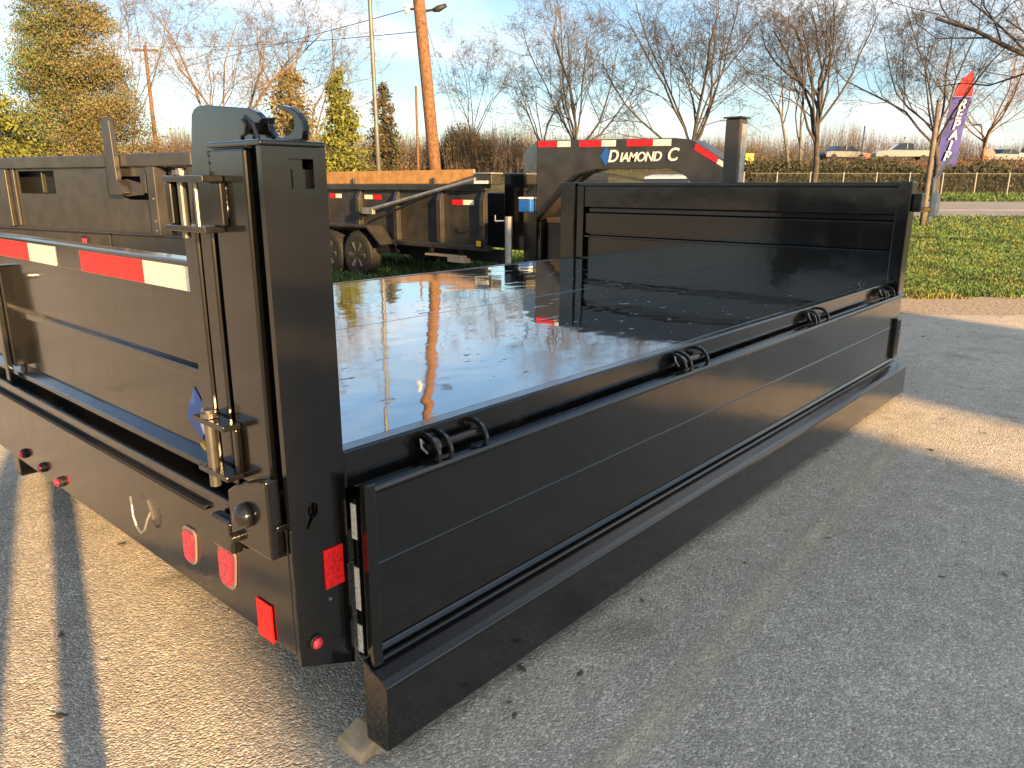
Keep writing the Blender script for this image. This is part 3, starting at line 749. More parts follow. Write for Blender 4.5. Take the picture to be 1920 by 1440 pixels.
# headboard
HX = 5.60
part(MB().box(HX + .012, HX + .03, 1.47, 4.14, 0.80, 1.52), 'headboard_sheet', PT, bevel=0)
part(MB().prism([(HX - .025, 1.325), (HX + .011, 1.310), (HX + .011, 1.50), (HX - .025, 1.50)], 1.475, 4.138, 1), 'headboard_band', PT, bevel=0.004)
part(MB().box(HX - .03, HX + .06, 1.475, 4.138, 1.5005, 1.532), 'top_rail', PT, bevel=0.008)
part(MB().prism([(HX - .012, 1.095), (HX + .0115, 1.120), (HX + .0115, 1.285), (HX - .012, 1.270)], 1.475, 4.138, 1), 'headboard_band', PT, bevel=0.004)
part(MB().prism([(HX - .022, 1.060), (HX + .0115, 1.055), (HX + .0115, 1.085), (HX - .022, 1.075)], 1.475, 4.138, 1), 'headboard_rib', PT, bevel=0.003)
part(MB().box(HX - .06, HX + .06, 4.142, 4.30, 0.80, 1.535), 'headboard_post', PT, bevel=0.006)
part(MB().box(HX - .035, HX - .031, 4.06, 4.139, 0.875, 1.50), 'post_flange', PT, bevel=0)
rp = part(MB().box(HX - .06, HX + .06, 1.385, 1.472, 0.79, 1.535), 'headboard_post', PT, bevel=0.006)
part(MB().box(HX - .02, HX + .08, 1.33, 1.382, 1.34, 1.46), 'latch_bracket', PT, bevel=0.006)
part(MB().tube((HX + .03, 1.28, 1.28), (HX + .03, 1.28, 1.56), 0.012).path([(HX + .03, 1.28, 1.55), (HX + .02, 1.25, 1.60), (HX + .02, 1.22, 1.66), (HX + .02, 1.20, 1.70)], 0.010), 'latch_handle', M['steel'], bevel=0)
part(MB().box(HX - .03, HX + .05, 1.235, 1.268, 1.32, 1.46), 'latch_keeper', M['steel'], bevel=0.004)
lp = part(MB().box(HX - .05, HX + .03, 1.272, 1.299, 1.345, 1.375), 'marker_lamp', M['dark'], bevel=0.002)
MB().box(HX - .056, HX - .051, 1.262, 1.296, 1.348, 1.372).build('lens', M['amber'], lp, off=O, bevel=0.004)
# small ring latch on the deck by the right front corner
part(MB().path([(5.12 + .022 * math.cos(t), 1.515, 0.888 + .022 * math.sin(t)) for t in [i * 2 * math.pi / 12 for i in range(13)]], 0.006, 6), 'tie_ring', HW, bevel=0)
part(MB().box(5.16, 5.24, 1.505, 1.535, 0.869, 0.895), 'latch_catch', HW, bevel=0.004)
# short neck and mast in front of the headboard
part(MB().box(HX + .065, 7.3, 2.62, 3.0, 0.75, 1.05), 'neck_beam', PT, bevel=0.01)
ms = part(MB().box(5.815, 5.945, 2.745, 2.875, 1.052, 2.02), 'neck_mast', M['paint2'], bevel=0.012)
MB().box(5.80, 5.96, 2.73, 2.89, 2.022, 2.034).build('cap', M['paint2'], ms, off=O, bevel=0.003)
MB().box(5.835, 5.925, 2.7405, 2.7445, 1.10, 1.98).build('pale_strip', M['steel'], ms, off=O)  # pale steel strip down one face of the mast

# wood block under the panel corner
wb = MB().prism([(0.985, 0.0), (1.10, 0.0), (1.10, 0.054), (1.06, 0.056), (0.99, 0.035)], 1.405, 1.51, 1)
tag(wb.build('wood_block', M['block'], None, bevel=0.004), 'small pale wood block wedged under the panel corner', 'wood block')

# ================================================================== NEIGHBOURING TRAILERS
P2 = M['paint2']
def side_trailer():
    """high-sided dump trailer seen over the rear gate; local x runs along its side, y away from the camera"""
    t = thing('dump_trailer', (3.581, 9.554, 0), 'high sided black dump trailer standing behind the rear gate', 'trailer', rotz=math.atan2(-0.984, 0.178))
    b = lambda m, n, mt=P2, bv=0.004: m.build(n, mt, t, bevel=bv)
    side = b(MB().box(-6.0, 1.08, 0.0, 0.02, 0.975, 1.70), 'side_panel', bv=0)
    c1 = MB().box(-1.80, -0.95, -0.1, 0.1, 1.40, 1.675).build('cutter', P2, t); cut(side, c1)
    c2 = MB().prism([(0.22, 1.55), (0.34, 1.43), (0.45, 1.37), (0.56, 1.345), (0.98, 1.345), (0.98, 1.50), (0.90, 1.60), (0.45, 1.60)], -0.1, 0.1, 1).build('cutter', P2, t); cut(side, c2)
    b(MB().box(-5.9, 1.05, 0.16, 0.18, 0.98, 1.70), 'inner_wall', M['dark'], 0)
    b(MB().box(-6.0, 1.75, -0.05, 0.10, 1.702, 1.838), 'top_rail', bv=0.012)
    b(MB().box(-1.345, -1.325, 0.05, 0.1, 1.41, 1.67), 'wall_rib')
    b(MB().box(-2.15, -1.98, -0.06, -0.002, 0.98, 1.70), 'side_rib', bv=0.01)
    b(MB().box(-1.90, -1.84, -0.03, -0.002, 1.0, 1.70), 'side_rib', bv=0.006)
    b(MB().box(0.98, 1.12, -0.06, 0.10, 0.96, 1.70), 'end_post', bv=0.01)
    for z in (1.02, 1.12, 1.36):
        b(MB().lathe([(0.014, -0.061), (0.012, -0.072)], (1.08, 0, z), 1, 8), 'bolt', M['bolt'], 0)
    # stake with a round head, and the lever it is welded to
    st = [(0.36, 1.40), (0.36, 2.17)] + [(0.435 + 0.075 * math.cos(R(a)), 2.17 + 0.06 * math.sin(R(a))) for a in range(165, 0, -30)] + [(0.51, 2.17), (0.53, 1.56), (0.62, 1.50), (0.66, 1.42), (0.60, 1.40)]
    b(MB().prism(st, -0.12, -0.055, 1), 'stake', bv=0.008)
    b(MB().prism([(0.25, 1.54), (0.60, 1.57), (0.88, 1.52), (0.86, 1.40), (0.58, 1.38), (0.44, 1.40), (0.33, 1.46)], -0.05, -0.022, 1), 'lever_plate', bv=0.006)
    b(MB().box(0.84, 0.93, -0.04, -0.004, 1.42, 1.62), 'lever_bracket', bv=0.004)
    b(MB().box(-6.0, 1.75, -0.04, 0.0, 0.955, 0.974), 'floor_edge')
    b(MB().box(-6.0, 1.75, 0.02, 0.2, 0.72, 0.953), 'bed_beam', bv=0.008)
    b(MB().box(-6.0, 1.13, 0.25, 2.2, 0.60, 0.953), 'bed', M['dark'], 0)
    b(MB().box(-6.0, 1.13, 2.21, 2.24, 0.955, 1.70), 'side_panel', bv=0)
    b(MB().box(1.14, 1.20, 0.10, 2.2, 0.955, 1.70), 'front_panel', M['dark'])
    b(MB().box(1.62, 1.74, -0.02, 0.10, 0.72, 1.70), 'end_post', bv=0.01)
    l_ = b(MB().box(-0.55, -0.42, 0.005, 0.019, 0.80, 0.90), 'marker_lamp', M['dark'])
    MB().box(-0.53, -0.44, -0.006, 0.004, 0.82, 0.88).build('lens', M['red_lens'], l_, bevel=0.004)
    b(MB().box(0.02, 0.05, 0.0, 0.018, 0.74, 0.95), 'wall_rib')
    for x in (-3.2, -2.35): wheel(t, (x, 0.2, 0.37), 1, face=-1)
side_trailer()

def gooseneck_trailer():
    """local x = along its side towards the neck, y away from the camera"""
    t = thing('gooseneck_trailer', (7.98, 9.0, 0), 'black gooseneck dump trailer with an orange wood sideboard and white lettered neck', 'trailer', rotz=-math.pi / 2)
    b = lambda m, n, mt=P2, bv=0.004: m.build(n, mt, t, bevel=bv)
    b(MB().box(-3.6, 1.38, 0.06, 0.08, 0.665, 1.44), 'side_panel', bv=0)
    b(MB().box(-3.6, 1.48, -0.02, 0.09, 1.442, 1.535), 'top_rail', bv=0.01)
    b(MB().box(-3.6, 1.20, 0.02, 0.06, 1.537, 1.735), 'sideboard', M['wood'], 0.004)
    for x in (-1.62, 0.35): b(MB().box(x, x + 0.05, -0.01, 0.018, 1.44, 1.62), 'board_bracket')
    b(MB().box(-3.6, 1.48, -0.02, 0.12, 0.585, 0.663), 'bottom_rail', bv=0.008)
    b(MB().box(-0.9, 1.5, 0.3, 0.42, 0.40, 0.583), 'chassis_rail', M['dark'])
    for x in (-3.55, -2.54, -1.48, -0.51, 0.50, 1.40):
        pts = [(-0.03, 0.665), (0.058, 0.665), (0.058, 1.44), (0.03, 1.44), (0.0, 1.36), (-0.03, 1.30)]
        MB().prism(pts, x - 0.045, x + 0.045, 0).build('side_rib', P2, t, bevel=0.004)
    for x0, x1, z, rev in ((-2.35, -2.02, 1.335, 0), (-1.38, -0.95, 1.325, 1), (0.72, 1.17, 1.270, 0)):
        xm = (x0 + x1) / 2
        b(MB().box(x0, xm, 0.0545, 0.0585, z - .035, z + .035), 'reflective_tape', M['white_tape' if rev else 'red_tape'], 0)
        b(MB().box(xm + .002, x1, 0.0545, 0.0585, z - .035, z + .035), 'reflective_tape', M['red_tape' if rev else 'white_tape'], 0)
    # fender with sloped ends, wheels
    fd = [(-3.0, 0.82), (-3.0, 0.885), (-0.95, 0.885), (-0.60, 0.60), (-0.64, 0.57), (-0.98, 0.84)]
    b(MB().prism(fd, -0.26, 0.055, 1), 'fender', bv=0.01)
    b(MB().prism([(-1.0, 0.58), (-0.7, 0.58), (-0.56, 0.45), (-0.95, 0.45)], -0.1, 0.1, 1), 'hanger_plate', M['dark'])
    for x in (-2.11, -1.31): wheel(t, (x, -0.10, 0.385), 1, r=0.385, face=-1)
    for x in (-2.20, -1.40): wheel(t, (x, 2.1, 0.37), 1, face=1)
    # step, amber lamp, tarp arm
    st = b(MB().box(0.25, 1.05, -0.10, 0.02, 0.47, 0.50).box(0.75, 1.12, -0.10, 0.02, 0.40, 0.468), 'step', M['block'])
    MB().box(0.30, 0.34, -0.05, 0.02, 0.502, 0.585).box(0.96, 1.0, -0.05, 0.02, 0.502, 0.585).build('step_bracket', M['dark'], st)
    am = b(MB().box(1.31, 1.43, -0.055, -0.021, 0.64, 0.75), 'marker_lamp', M['dark'])
    MB().box(1.325, 1.415, -0.07, -0.056, 0.655, 0.735).build('lens', M['amber'], am, bevel=0.008)
    arm = b(MB().tube((-1.03, -0.16, 1.12), (1.42, -0.16, 1.60), 0.030, 0.024, 10).box(-1.15, -0.88, -0.19, -0.13, 1.06, 1.16), 'tarp_arm', M['steel'])
    MB().tube((-0.72, -0.12, 1.03), (0.42, -0.12, 1.38), 0.018, n=8).build('gas_strut', M['dark'], arm)
    tb = b(MB().box(1.36, 1.72, -0.16, 0.05, 1.52, 1.66), 'tarp_motor', P2, 0.012)
    MB().box(1.34, 1.74, -0.175, 0.06, 1.662, 1.685).build('cover', M['steel'], tb, bevel=0.004)
    MB().box(1.40, 1.66, -0.178, -0.161, 1.535, 1.575).build('label_plate', M['white'], tb)
    # bulkhead and neck
    b(MB().box(1.50, 1.98, 0.35, 2.3, 0.60, 1.68), 'bulkhead', M['paint'], 0.01)
    b(MB().box(-3.6, 1.48, 0.5, 2.3, 0.60, 1.40), 'bed', M['dark'], 0)
    ch = MB().add([(2.06, .13, .40), (2.40, 0.002, .40), (2.40, .3, .40), (2.06, .3, .40), (2.06, .13, 1.955), (2.40, 0.002, 2.085), (2.40, .3, 2.085), (2.06, .3, 1.955)],
                  [(0, 3, 2, 1), (4, 5, 6, 7), (0, 1, 5, 4), (1, 2, 6, 5), (2, 3, 7, 6), (3, 0, 4, 7)])
    b(ch, 'neck_riser', M['paint'], 0.006)
    arch = [(2.40, 0.40), (2.40, 2.085), (4.45, 2.040), (4.66, 2.013), (5.08, 1.78), (5.10, 1.0), (4.75, 1.0), (4.72, 1.50), (4.60, 1.62), (4.42, 1.700), (3.35, 1.708), (3.12, 1.66), (2.93, 1.55), (2.40, 1.06)]
    b(MB().prism(arch, 0.0, 0.30, 1), 'neck', P2, 0.006)
    b(MB().prism([(3.35, 1.7085), (3.10, 1.662), (2.90, 1.545), (2.402, 1.075), (2.402, 1.05), (2.93, 1.53), (3.13, 1.645), (3.36, 1.69)], -0.03, 0.06, 1), 'neck_flange', M['paint'], 0.003)
    b(MB().box(2.405, 2.46, 0.02, 0.28, 0.40, 1.04), 'riser_web', M['paint'], 0.004)
    b(MB().tube((4.92, 0.15, 1.0), (4.92, 0.15, 0.55), 0.07, n=14), 'coupler_tube', M['steel'])
    zt = lambda x: 2.085 - (x - 2.40) * 0.022
    for x0, x1, m in ((2.42, 2.74, 'red_tape'), (2.742, 2.95, 'white_tape'), (3.09, 3.43, 'red_tape'), (3.432, 3.64, 'white_tape'), (3.80, 4.16, 'red_tape'), (4.162, 4.40, 'white_tape')):
        MB().prism([(x0, zt(x0) - .085), (x1, zt(x1) - .085), (x1, zt(x1) - .012), (x0, zt(x0) - .012)], -0.004, -0.001, 1).build('reflective_tape', M[m], t)
    MB().prism([(4.70, 1.905), (4.98, 1.755), (5.00, 1.81), (4.72, 1.97)], -0.004, -0.001, 1).build('reflective_tape', M['red_tape'], t)
    MB().prism([(4.985, 1.75), (5.06, 1.71), (5.07, 1.765), (5.005, 1.80)], -0.004, -0.001, 1).build('reflective_tape', M['white_tape'], t)
    # DIAMOND C lettering with its blue diamond
    MB().prism([(3.42, 1.86), (3.50, 1.97), (3.60, 1.86), (3.50, 1.75)], -0.0045, -0.0015, 1).build('logo_decal', M['blue'], t, bevel=0)
    x = 3.53
    for s_, sz in (('D', 0.20), ('IAMOND', 0.150), ('C', 0.20)):
        if s_ == 'C': x += 0.05
        o, w = text_mesh('lettering', s_, sz, M['white'], t, (x, -0.008, 1.792), (math.pi / 2, 0, 0), 0.002, 0.22, 0.92)
        x += w + 0.012
    # jack, plug, tool box
    b(MB().tube((2.02, -0.14, 0.08), (2.02, -0.14, 1.10), 0.05, n=14).box(1.92, 2.12, -0.24, -0.04, 0.02, 0.08), 'jack', M['steel'], 0.003)
    b(MB().tube((1.96, -0.16, 1.04), (1.90, -0.28, 1.04), 0.012).tube((1.90, -0.28, 1.04), (1.90, -0.28, 1.12), 0.01), 'jack_handle', M['bolt'], 0)
    pg = b(MB().box(2.12, 2.34, -0.06, 0.04, 1.16, 1.33), 'plug_holder', M['blue'], 0.02)
    MB().box(2.13, 2.33, -0.07, 0.03, 1.332, 1.36).build('plug_cap', M['white'], pg, bevel=0.01)
    bx_ = b(MB().box(2.50, 2.92, 0.12, 0.6, 0.45, 1.02), 'toolbox', P2, 0.01)
    MB().box(2.49, 2.93, 0.11, 0.61, 1.022, 1.09).build('lid', M['leaf_brown'], bx_, bevel=0.008)
    MB().box(2.86, 2.90, 0.10, 0.119, 0.60, 0.70).build('latch', M['steel'], bx_)
gooseneck_trailer()

# ================================================================== POLES AND WIRES
def pole_thing(name, label, cat, px, D, h, r0, r1, m, lean=0.0, group=None):
    p = spot(px, D)
    t = thing(name, p, label, cat, group)
    top = Vector((-R2.x * lean * h, -R2.y * lean * h, h))
    MB().path([(0, 0, -0.3), top * 0.33, top * 0.66, top], [r0, r0 * .67 + r1 * .33, r0 * .33 + r1 * .67, r1], 14).build('shaft', m, t, smooth=True)
    return t, p, top
t, pp, top = pole_thing('utility_pole', 'tall leaning brown wooden utility pole above the trailers', 'utility pole', 826, 22, 12.5, 0.185, 0.135, M['pole'], 0.078)
def on_pole(z): return top * (z / top.z)
q = on_pole(6.05)
a_ = MB().path([q + R2 * .1, q + R2 * .35 + Vector((0, 0, .03)), q + R2 * .55 + Vector((0, 0, .10))], 0.035)
h_ = a_.build('lamp_arm', M['wire'], t)
MB().path([q + R2 * .35 + Vector((0, 0, .02)), q + R2 * .5 + Vector((0, 0, .06)), q + R2 * .72 + Vector((0, 0, .15))], [0.05, 0.09, 0.05]).build('lamp_head', M['wire'], h_, smooth=True)
q = on_pole(6.1)
tr = MB().tube(q - R2 * .05, q - R2 * .30, 0.03).build('insulator_arm', M['wire'], t)
MB().lathe([(0.05, -0.12), (0.09, -0.06), (0.06, 0.0), (0.10, 0.05), (0.05, 0.12)], q - R2 * .33, 2, 12).build('insulator', M['white'], tr)
for k in range(3):
    q = on_pole(8.5 + 1.3 * k)
    c = MB().tube(q - F2 * .2 - R2 * 1.1, q - F2 * .2 + R2 * 1.1, 0.06, n=8).build('crossarm', M['pole'], t)
    for s_ in (-1, -.4, .4, 1):
        MB().lathe([(0.03, 0), (0.05, 0.06), (0.03, 0.14)], q - F2 * .2 + R2 * s_ + Vector((0, 0, .06)), 2, 8).build('insulator', M['white'], c)
POLE = (pp, top)
t, fp, ftop = pole_thing('flag_pole', 'thin grey metal flag pole left of the wooden pole', 'pole', 712, 18, 9.5, 0.058, 0.035, M['pole2'], 0.012)
MB().lathe([(0.01, -0.08), (0.07, -0.03), (0.07, 0.03), (0.01, 0.08)], ftop + Vector((0, 0, .06)), 2, 12).build('finial', M['amber'], t, smooth=True)
MB().box(-.16, .16, -.16, .16, 0, .1).build('base_plate', M['pole2'], t, bevel=.01)
t, p2, top2 = pole_thing('utility_pole', 'small far wooden utility pole with one crossarm by the evergreen', 'utility pole', 300, 60, 8.6, 0.17, 0.12, M['pole'])
q = top2 - Vector((0, 0, .35))
MB().tube(q - R2 * .95, q + R2 * .95, 0.085, n=6).build('crossarm', M['pole'], t)
for s_ in (-.85, 0, .85): MB().lathe([(0.05, 0), (0.07, 0.1), (0.04, 0.22)], q + R2 * s_ + Vector((0, 0, .08)), 2, 8).build('insulator', M['white'], t)
t, p3, top3 = pole_thing('wooden_post', 'thin reddish wooden post behind the orange sideboard', 'post', 784, 48, 5.8, 0.09, 0.07, M['pole'])
MB().lathe([(0.08, 0), (0.09, 0.05), (0.02, 0.12)], top3, 2, 8).build('cap', M['pole'], t)
def wire(label, a, b, sag, r=0.011):
    pts = [a.lerp(b, i / 16) - Vector((0, 0, sag * 4 * (i / 16) * (1 - i / 16))) for i in range(17)]
    tag(MB().path(pts, r, 5).build('wire', M['wire']), label, 'wire')
w0 = pp + on_pole(5.55)
far_l = spot(120, 75) + Vector((0, 0, 7.0))
wire('black service wire running down left from the wooden pole', w0, p2 + top2 - R2 * .85, 0.25)
wire('upper thin wire reaching the flag pole side', pp + on_pole(6.1) - R2 * .3, far_l, 0.6)
wire('thin guy wire sloping right from the wooden pole', pp + on_pole(6.3), spot(915, 22.5) + Vector((0, 0, .3)), 0.0, 0.007)

# feather flag
def feather_flag():
    D = 50
    base = spot(1742, D)
    t = thing('feather_flag', base, 'purple feather flag with a red tip and white letters', 'flag')
    def q(px, py): return R2 * (lateral(px, py, D) - (1742 - 960) * D / 1450) + Vector((0, 0, zat(py, D) - base.z))
    L = [(1746, 310), (1756, 275), (1766, 245), (1776, 213), (1785, 180)]; Rr = [(1790, 310), (1797, 275), (1804, 245), (1812, 213), (1820, 180)]
    def sheet(L, Rr, name, m):
        mb = MB(); n = len(L); off = F2 * 0.02
        vs = []
        for i, ((a, b_), (c, d_)) in enumerate(zip(L, Rr)):
            for k in range(5):
                w = q(a + (c - a) * k / 4, b_ + (d_ - b_) * k / 4) + F2 * (0.05 * math.sin(i * 1.3 + k * 1.1))
                vs.append(w)
        m0 = len(vs); vs = vs + [v + off for v in vs]
        fs = []
        for i in range(n - 1):
            for k in range(4):
                a = i * 5 + k; f_ = (a, a + 1, a + 6, a + 5)
                fs += [f_, tuple(x + m0 for x in f_[::-1])]
        rim = [i * 5 for i in range(n)] + [(n - 1) * 5 + k for k in range(1, 5)] + [i * 5 + 4 for i in range(n - 2, -1, -1)] + [k for k in range(3, 0, -1)]
        for a, b_ in zip(rim, rim[1:] + rim[:1]): fs.append((a, b_, b_ + m0, a + m0))
        return mb.add(vs, fs).build(name, m, t, smooth=False)
    sheet(L, Rr, 'banner', M['flag_purple'])
    sheet([(1785.3, 179), (1792, 162), (1803, 145), (1820, 133)], [(1820.3, 179), (1823, 162), (1825, 145), (1825.5, 132)], 'banner_tip', M['flag_red'])
    MB().path([q(1741, 345) - Vector((0, 0, .6)), q(1750, 311), q(1765, 250), q(1783, 185), q(1800, 150), q(1826, 130)], 0.025).build('flag_pole', M['pole2'], t)
    ang = math.atan2(R2.y, R2.x)
    for i, ch in enumerate('REPAIR'):
        f_ = (i + 0.62) / 6.2
        px = 1803 + (1768 - 1803) * f_; py = 184 + (304 - 184) * f_ + 6
        o, w = text_mesh('letter', ch, 0.78, M['flag_letter'], t, (0, 0, 0), (math.pi / 2, 0, ang), 0.012, 0.25)
        o.location = q(px, py) - R2 * w / 2 - F2 * 0.12
feather_flag()

# yellow warning sign, red sign, tan sign post
def sign(name, label, px, D, py0, py1, wpx, m, shape):
    b0 = spot(px, D); zc = (zat(py0, D) + zat(py1, D)) / 2 - b0.z; h = (py1 - py0) * D / 1450; w = wpx * D / 1450
    ang = math.atan2(R2.y, R2.x)
    t = thing(name, b0, label, 'sign', rotz=ang)
    MB().box(-.04, .04, .03, .09, -.3, zc + h * .4).build('post', M['galv'], t)
    if shape == 8: pts = [(w / 2 * math.cos(R(22.5 + 45 * k)), zc + h / 2 * math.sin(R(22.5 + 45 * k))) for k in range(8)]
    else: pts = [(-w / 2, zc - h / 2), (w / 2, zc - h / 2), (w / 2, zc + h / 2), (-w / 2, zc + h / 2)]
    f_ = MB().prism(pts, 0.0, 0.025, 1).build('face', m, t)
    return t, zc, w, h
t, zc, w, h = sign('warning_sign', 'small yellow and black sign just right of the trailer mast', 1400, 50, 288, 327, 15, M['sign_yellow'], 4)
MB().box(-w * .42, w * .1, -.012, -.001, zc - h * .15, zc + h * .2).build('print', M['sign_black'], t)
MB().box(-w * .4, w * .4, -.012, -.001, zc - h * .42, zc - h * .22).build('print', M['white'], t)
sign('stop_sign', 'red octagonal sign beside the feather flag', 1843, 68, 277, 299, 24, M['sign_red'], 8)
sign('red_sign', 'small red and pale sign between the two parked cars', 1617, 70, 287, 300, 14, M['sign_red'], 4)
t, p4, top4 = pole_thing('sign_post', 'tan wooden post standing right of the headboard', 'post', 1737, 30, 4.6, 0.11, 0.08, M['bark_pale'], 0.0)
MB().lathe([(0.09, 0), (0.10, 0.05), (0.03, 0.10)], top4, 2, 8).build('cap', M['bark_pale'], t)
t, p5, top5 = pole_thing('metal_post', 'tall thin steel post standing above the fence', 'post', 1607, 55, 3.2, 0.05, 0.05, M['galv'])
MB().lathe([(0.06, 0), (0.06, 0.05), (0.01, 0.1)], top5, 2, 8).build('cap', M['galv'], t)

# chain link fence before the hedge
def fence():
    D = 44.6
    t = thing('chain_link_fence', spot(1640, D), 'long chain link fence along the dark hedge', 'fence')
    o = Vector(t.location)
    pts = [spot(px, D) - o for px in range(1330, 2180, 62)]
    H = 1.25
    for p in pts:
        MB().tube(p - Vector((0, 0, .3)), p + Vector((0, 0, H + .08)), 0.035, n=8).build('post', M['galv'], t)
    for a, b in zip(pts, pts[1:]):
        MB().tube(a + Vector((0, 0, H)), b + Vector((0, 0, H)), 0.02, n=6).build('rail', M['wire_grey'], t)
    vs = []; fs = []
    a, b = pts[0], pts[-1]; Lg = (b - a).length; dx = (b - a) / Lg; s = 0.0; up = Vector((0, 0, 1))
    while s < Lg - H:
        for x0, x1 in ((s, s + H), (s + H, s)):
            p, q_ = a + dx * x0, a + dx * x1 + up * H
            n_ = F2 * .004; m_ = dx * .004
            k = len(vs); vs += [p - m_, p + m_, q_ + m_, q_ - m_, p + n_, q_ + n_]
            fs += [(k, k + 1, k + 2, k + 3), (k + 1, k + 4, k + 5, k + 2), (k + 4, k, k + 3, k + 5)]
        s += 0.14
    np_mesh('wire_mesh', vs, fs, M['wire_grey'], t)
fence()

# ================================================================== CARS
def car(name, label, px, D, heading, m, kind='sedan', group=None, z=None):
    p = spot(px, D)
    t = thing(name, p, label, 'car', group, rotz=heading)
    W = 0.9
    if kind == 'sedan':
        low = [(-2.25, .35), (-2.3, .65), (-2.2, .92), (-1.5, .98), (1.1, .95), (2.05, .82), (2.28, .62), (2.25, .32)]
        cab = [(-1.55, .985), (-1.0, 1.38), (-.2, 1.46), (.45, 1.40), (1.15, .955)]
        roof = [(-1.02, 1.385), (-.2, 1.465), (.47, 1.405), (.44, 1.45), (-.2, 1.51), (-1.0, 1.43)]
    else:
        low = [(-2.7, .5), (-2.75, 1.12), (-.85, 1.14), (1.25, 1.18), (2.5, 1.10), (2.7, .85), (2.68, .48)]
        cab = [(-.85, 1.145), (-.75, 1.72), (-.3, 1.80), (.5, 1.78), (1.25, 1.185)]
        roof = [(-.8, 1.725), (-.3, 1.805), (.52, 1.785), (.48, 1.84), (-.3, 1.86), (-.78, 1.79)]
    body = MB().prism(low, -W, W, 1).build('body', m, t, bevel=.05)
    g = MB(); k = len(cab)
    vs = [(x, -W * (.96 if z_ < 1.2 else .80), z_) for x, z_ in cab] + [(x, W * (.96 if z_ < 1.2 else .80), z_) for x, z_ in cab]
    g.add(vs, [tuple(range(k))[::-1], tuple(range(k, 2 * k))] + [(i, (i + 1) % k, k + (i + 1) % k, k + i) for i in range(k)])
    gl = g.build('window', M['glass'], t)
    MB().prism(roof, -W * .81, W * .81, 1).build('roof', m, t, bevel=.02)
    MB().box(-.22, -.14, -W * .93, W * .93, 1.0, cab[2][1] - .04).build('pillar', m, t)
    for x in (low[0][0] * .64, low[-1][0] * .62):
        for y, fc in ((-W + .08, -1), (W - .08, 1)): wheel(t, (x, y, .34), 1, r=.34, w=.2, face=fc)
    for y in (-.65, .65):
        MB().box(low[-2][0] - .02, low[-2][0] + .03, y - .16, y + .16, .62, .78).build('headlight', M['bezel'], t, bevel=.02)
        MB().box(low[1][0] - .03, low[1][0] + .03, y - .16, y + .16, .70, .86).build('tail_light', M['red_lens'], t, bevel=.02)
    MB().box(low[-1][0] - .05, low[-1][0] + .06, -W * .95, W * .95, .34, .50).build('bumper', M['dark'], t, bevel=.03)
    return t
hd = math.atan2(R2.y, R2.x)
car('parked_car', 'dark blue sedan parked beyond the fence, left of the small red sign', 1572, 76, hd + .15, M['car_blue'])
car('pickup_truck', 'silver grey pickup parked beyond the fence, behind the tan post', 1682, 78, hd + math.pi - .2, M['car_silver'], 'pickup')
car('parked_car', 'grey sedan parked right of the red octagonal sign', 1872, 82, hd + .3, M['car_silver'])
car('pickup_truck', 'white pickup parked at the right edge beyond the fence', 1925, 84, hd + .1, M['car_white'], 'pickup')
car('pickup_truck', 'white pickup standing behind the gooseneck arch', 1268, 24, hd + .9, M['car_white'], 'pickup')

# ================================================================== TREES
def seg_mesh(name, segs, sides, m, parent):
    """segs: list of (p0, p1, r0, r1)"""
    p0 = np.array([s[0] for s in segs]); p1 = np.array([s[1] for s in segs])
    r0 = np.array([s[2] for s in segs])[:, None]; r1 = np.array([s[3] for s in segs])[:, None]
    d = p1 - p0; d /= np.linalg.norm(d, axis=1)[:, None] + 1e-9
    ref = np.where(np.abs(d[:, 2:3]) > .9, np.array([[1., 0, 0]]), np.array([[0, 0, 1.]]))
    a = np.cross(d, ref); a /= np.linalg.norm(a, axis=1)[:, None] + 1e-9
    b = np.cross(d, a)
    n = len(segs); V = np.zeros((n, 2 * sides, 3))
    for i in range(sides):
        t = 2 * math.pi * i / sides; o = a * math.cos(t) + b * math.sin(t)
        V[:, i] = p0 + o * r0; V[:, sides + i] = p1 + o * r1
    base = (np.arange(n) * 2 * sides)[:, None]
    fs = np.concatenate([base + np.array([[i, (i + 1) % sides, sides + (i + 1) % sides, sides + i]]) for i in range(sides)])
    return np_mesh(name, V.reshape(-1, 3), fs, m, parent, smooth=sides > 4)

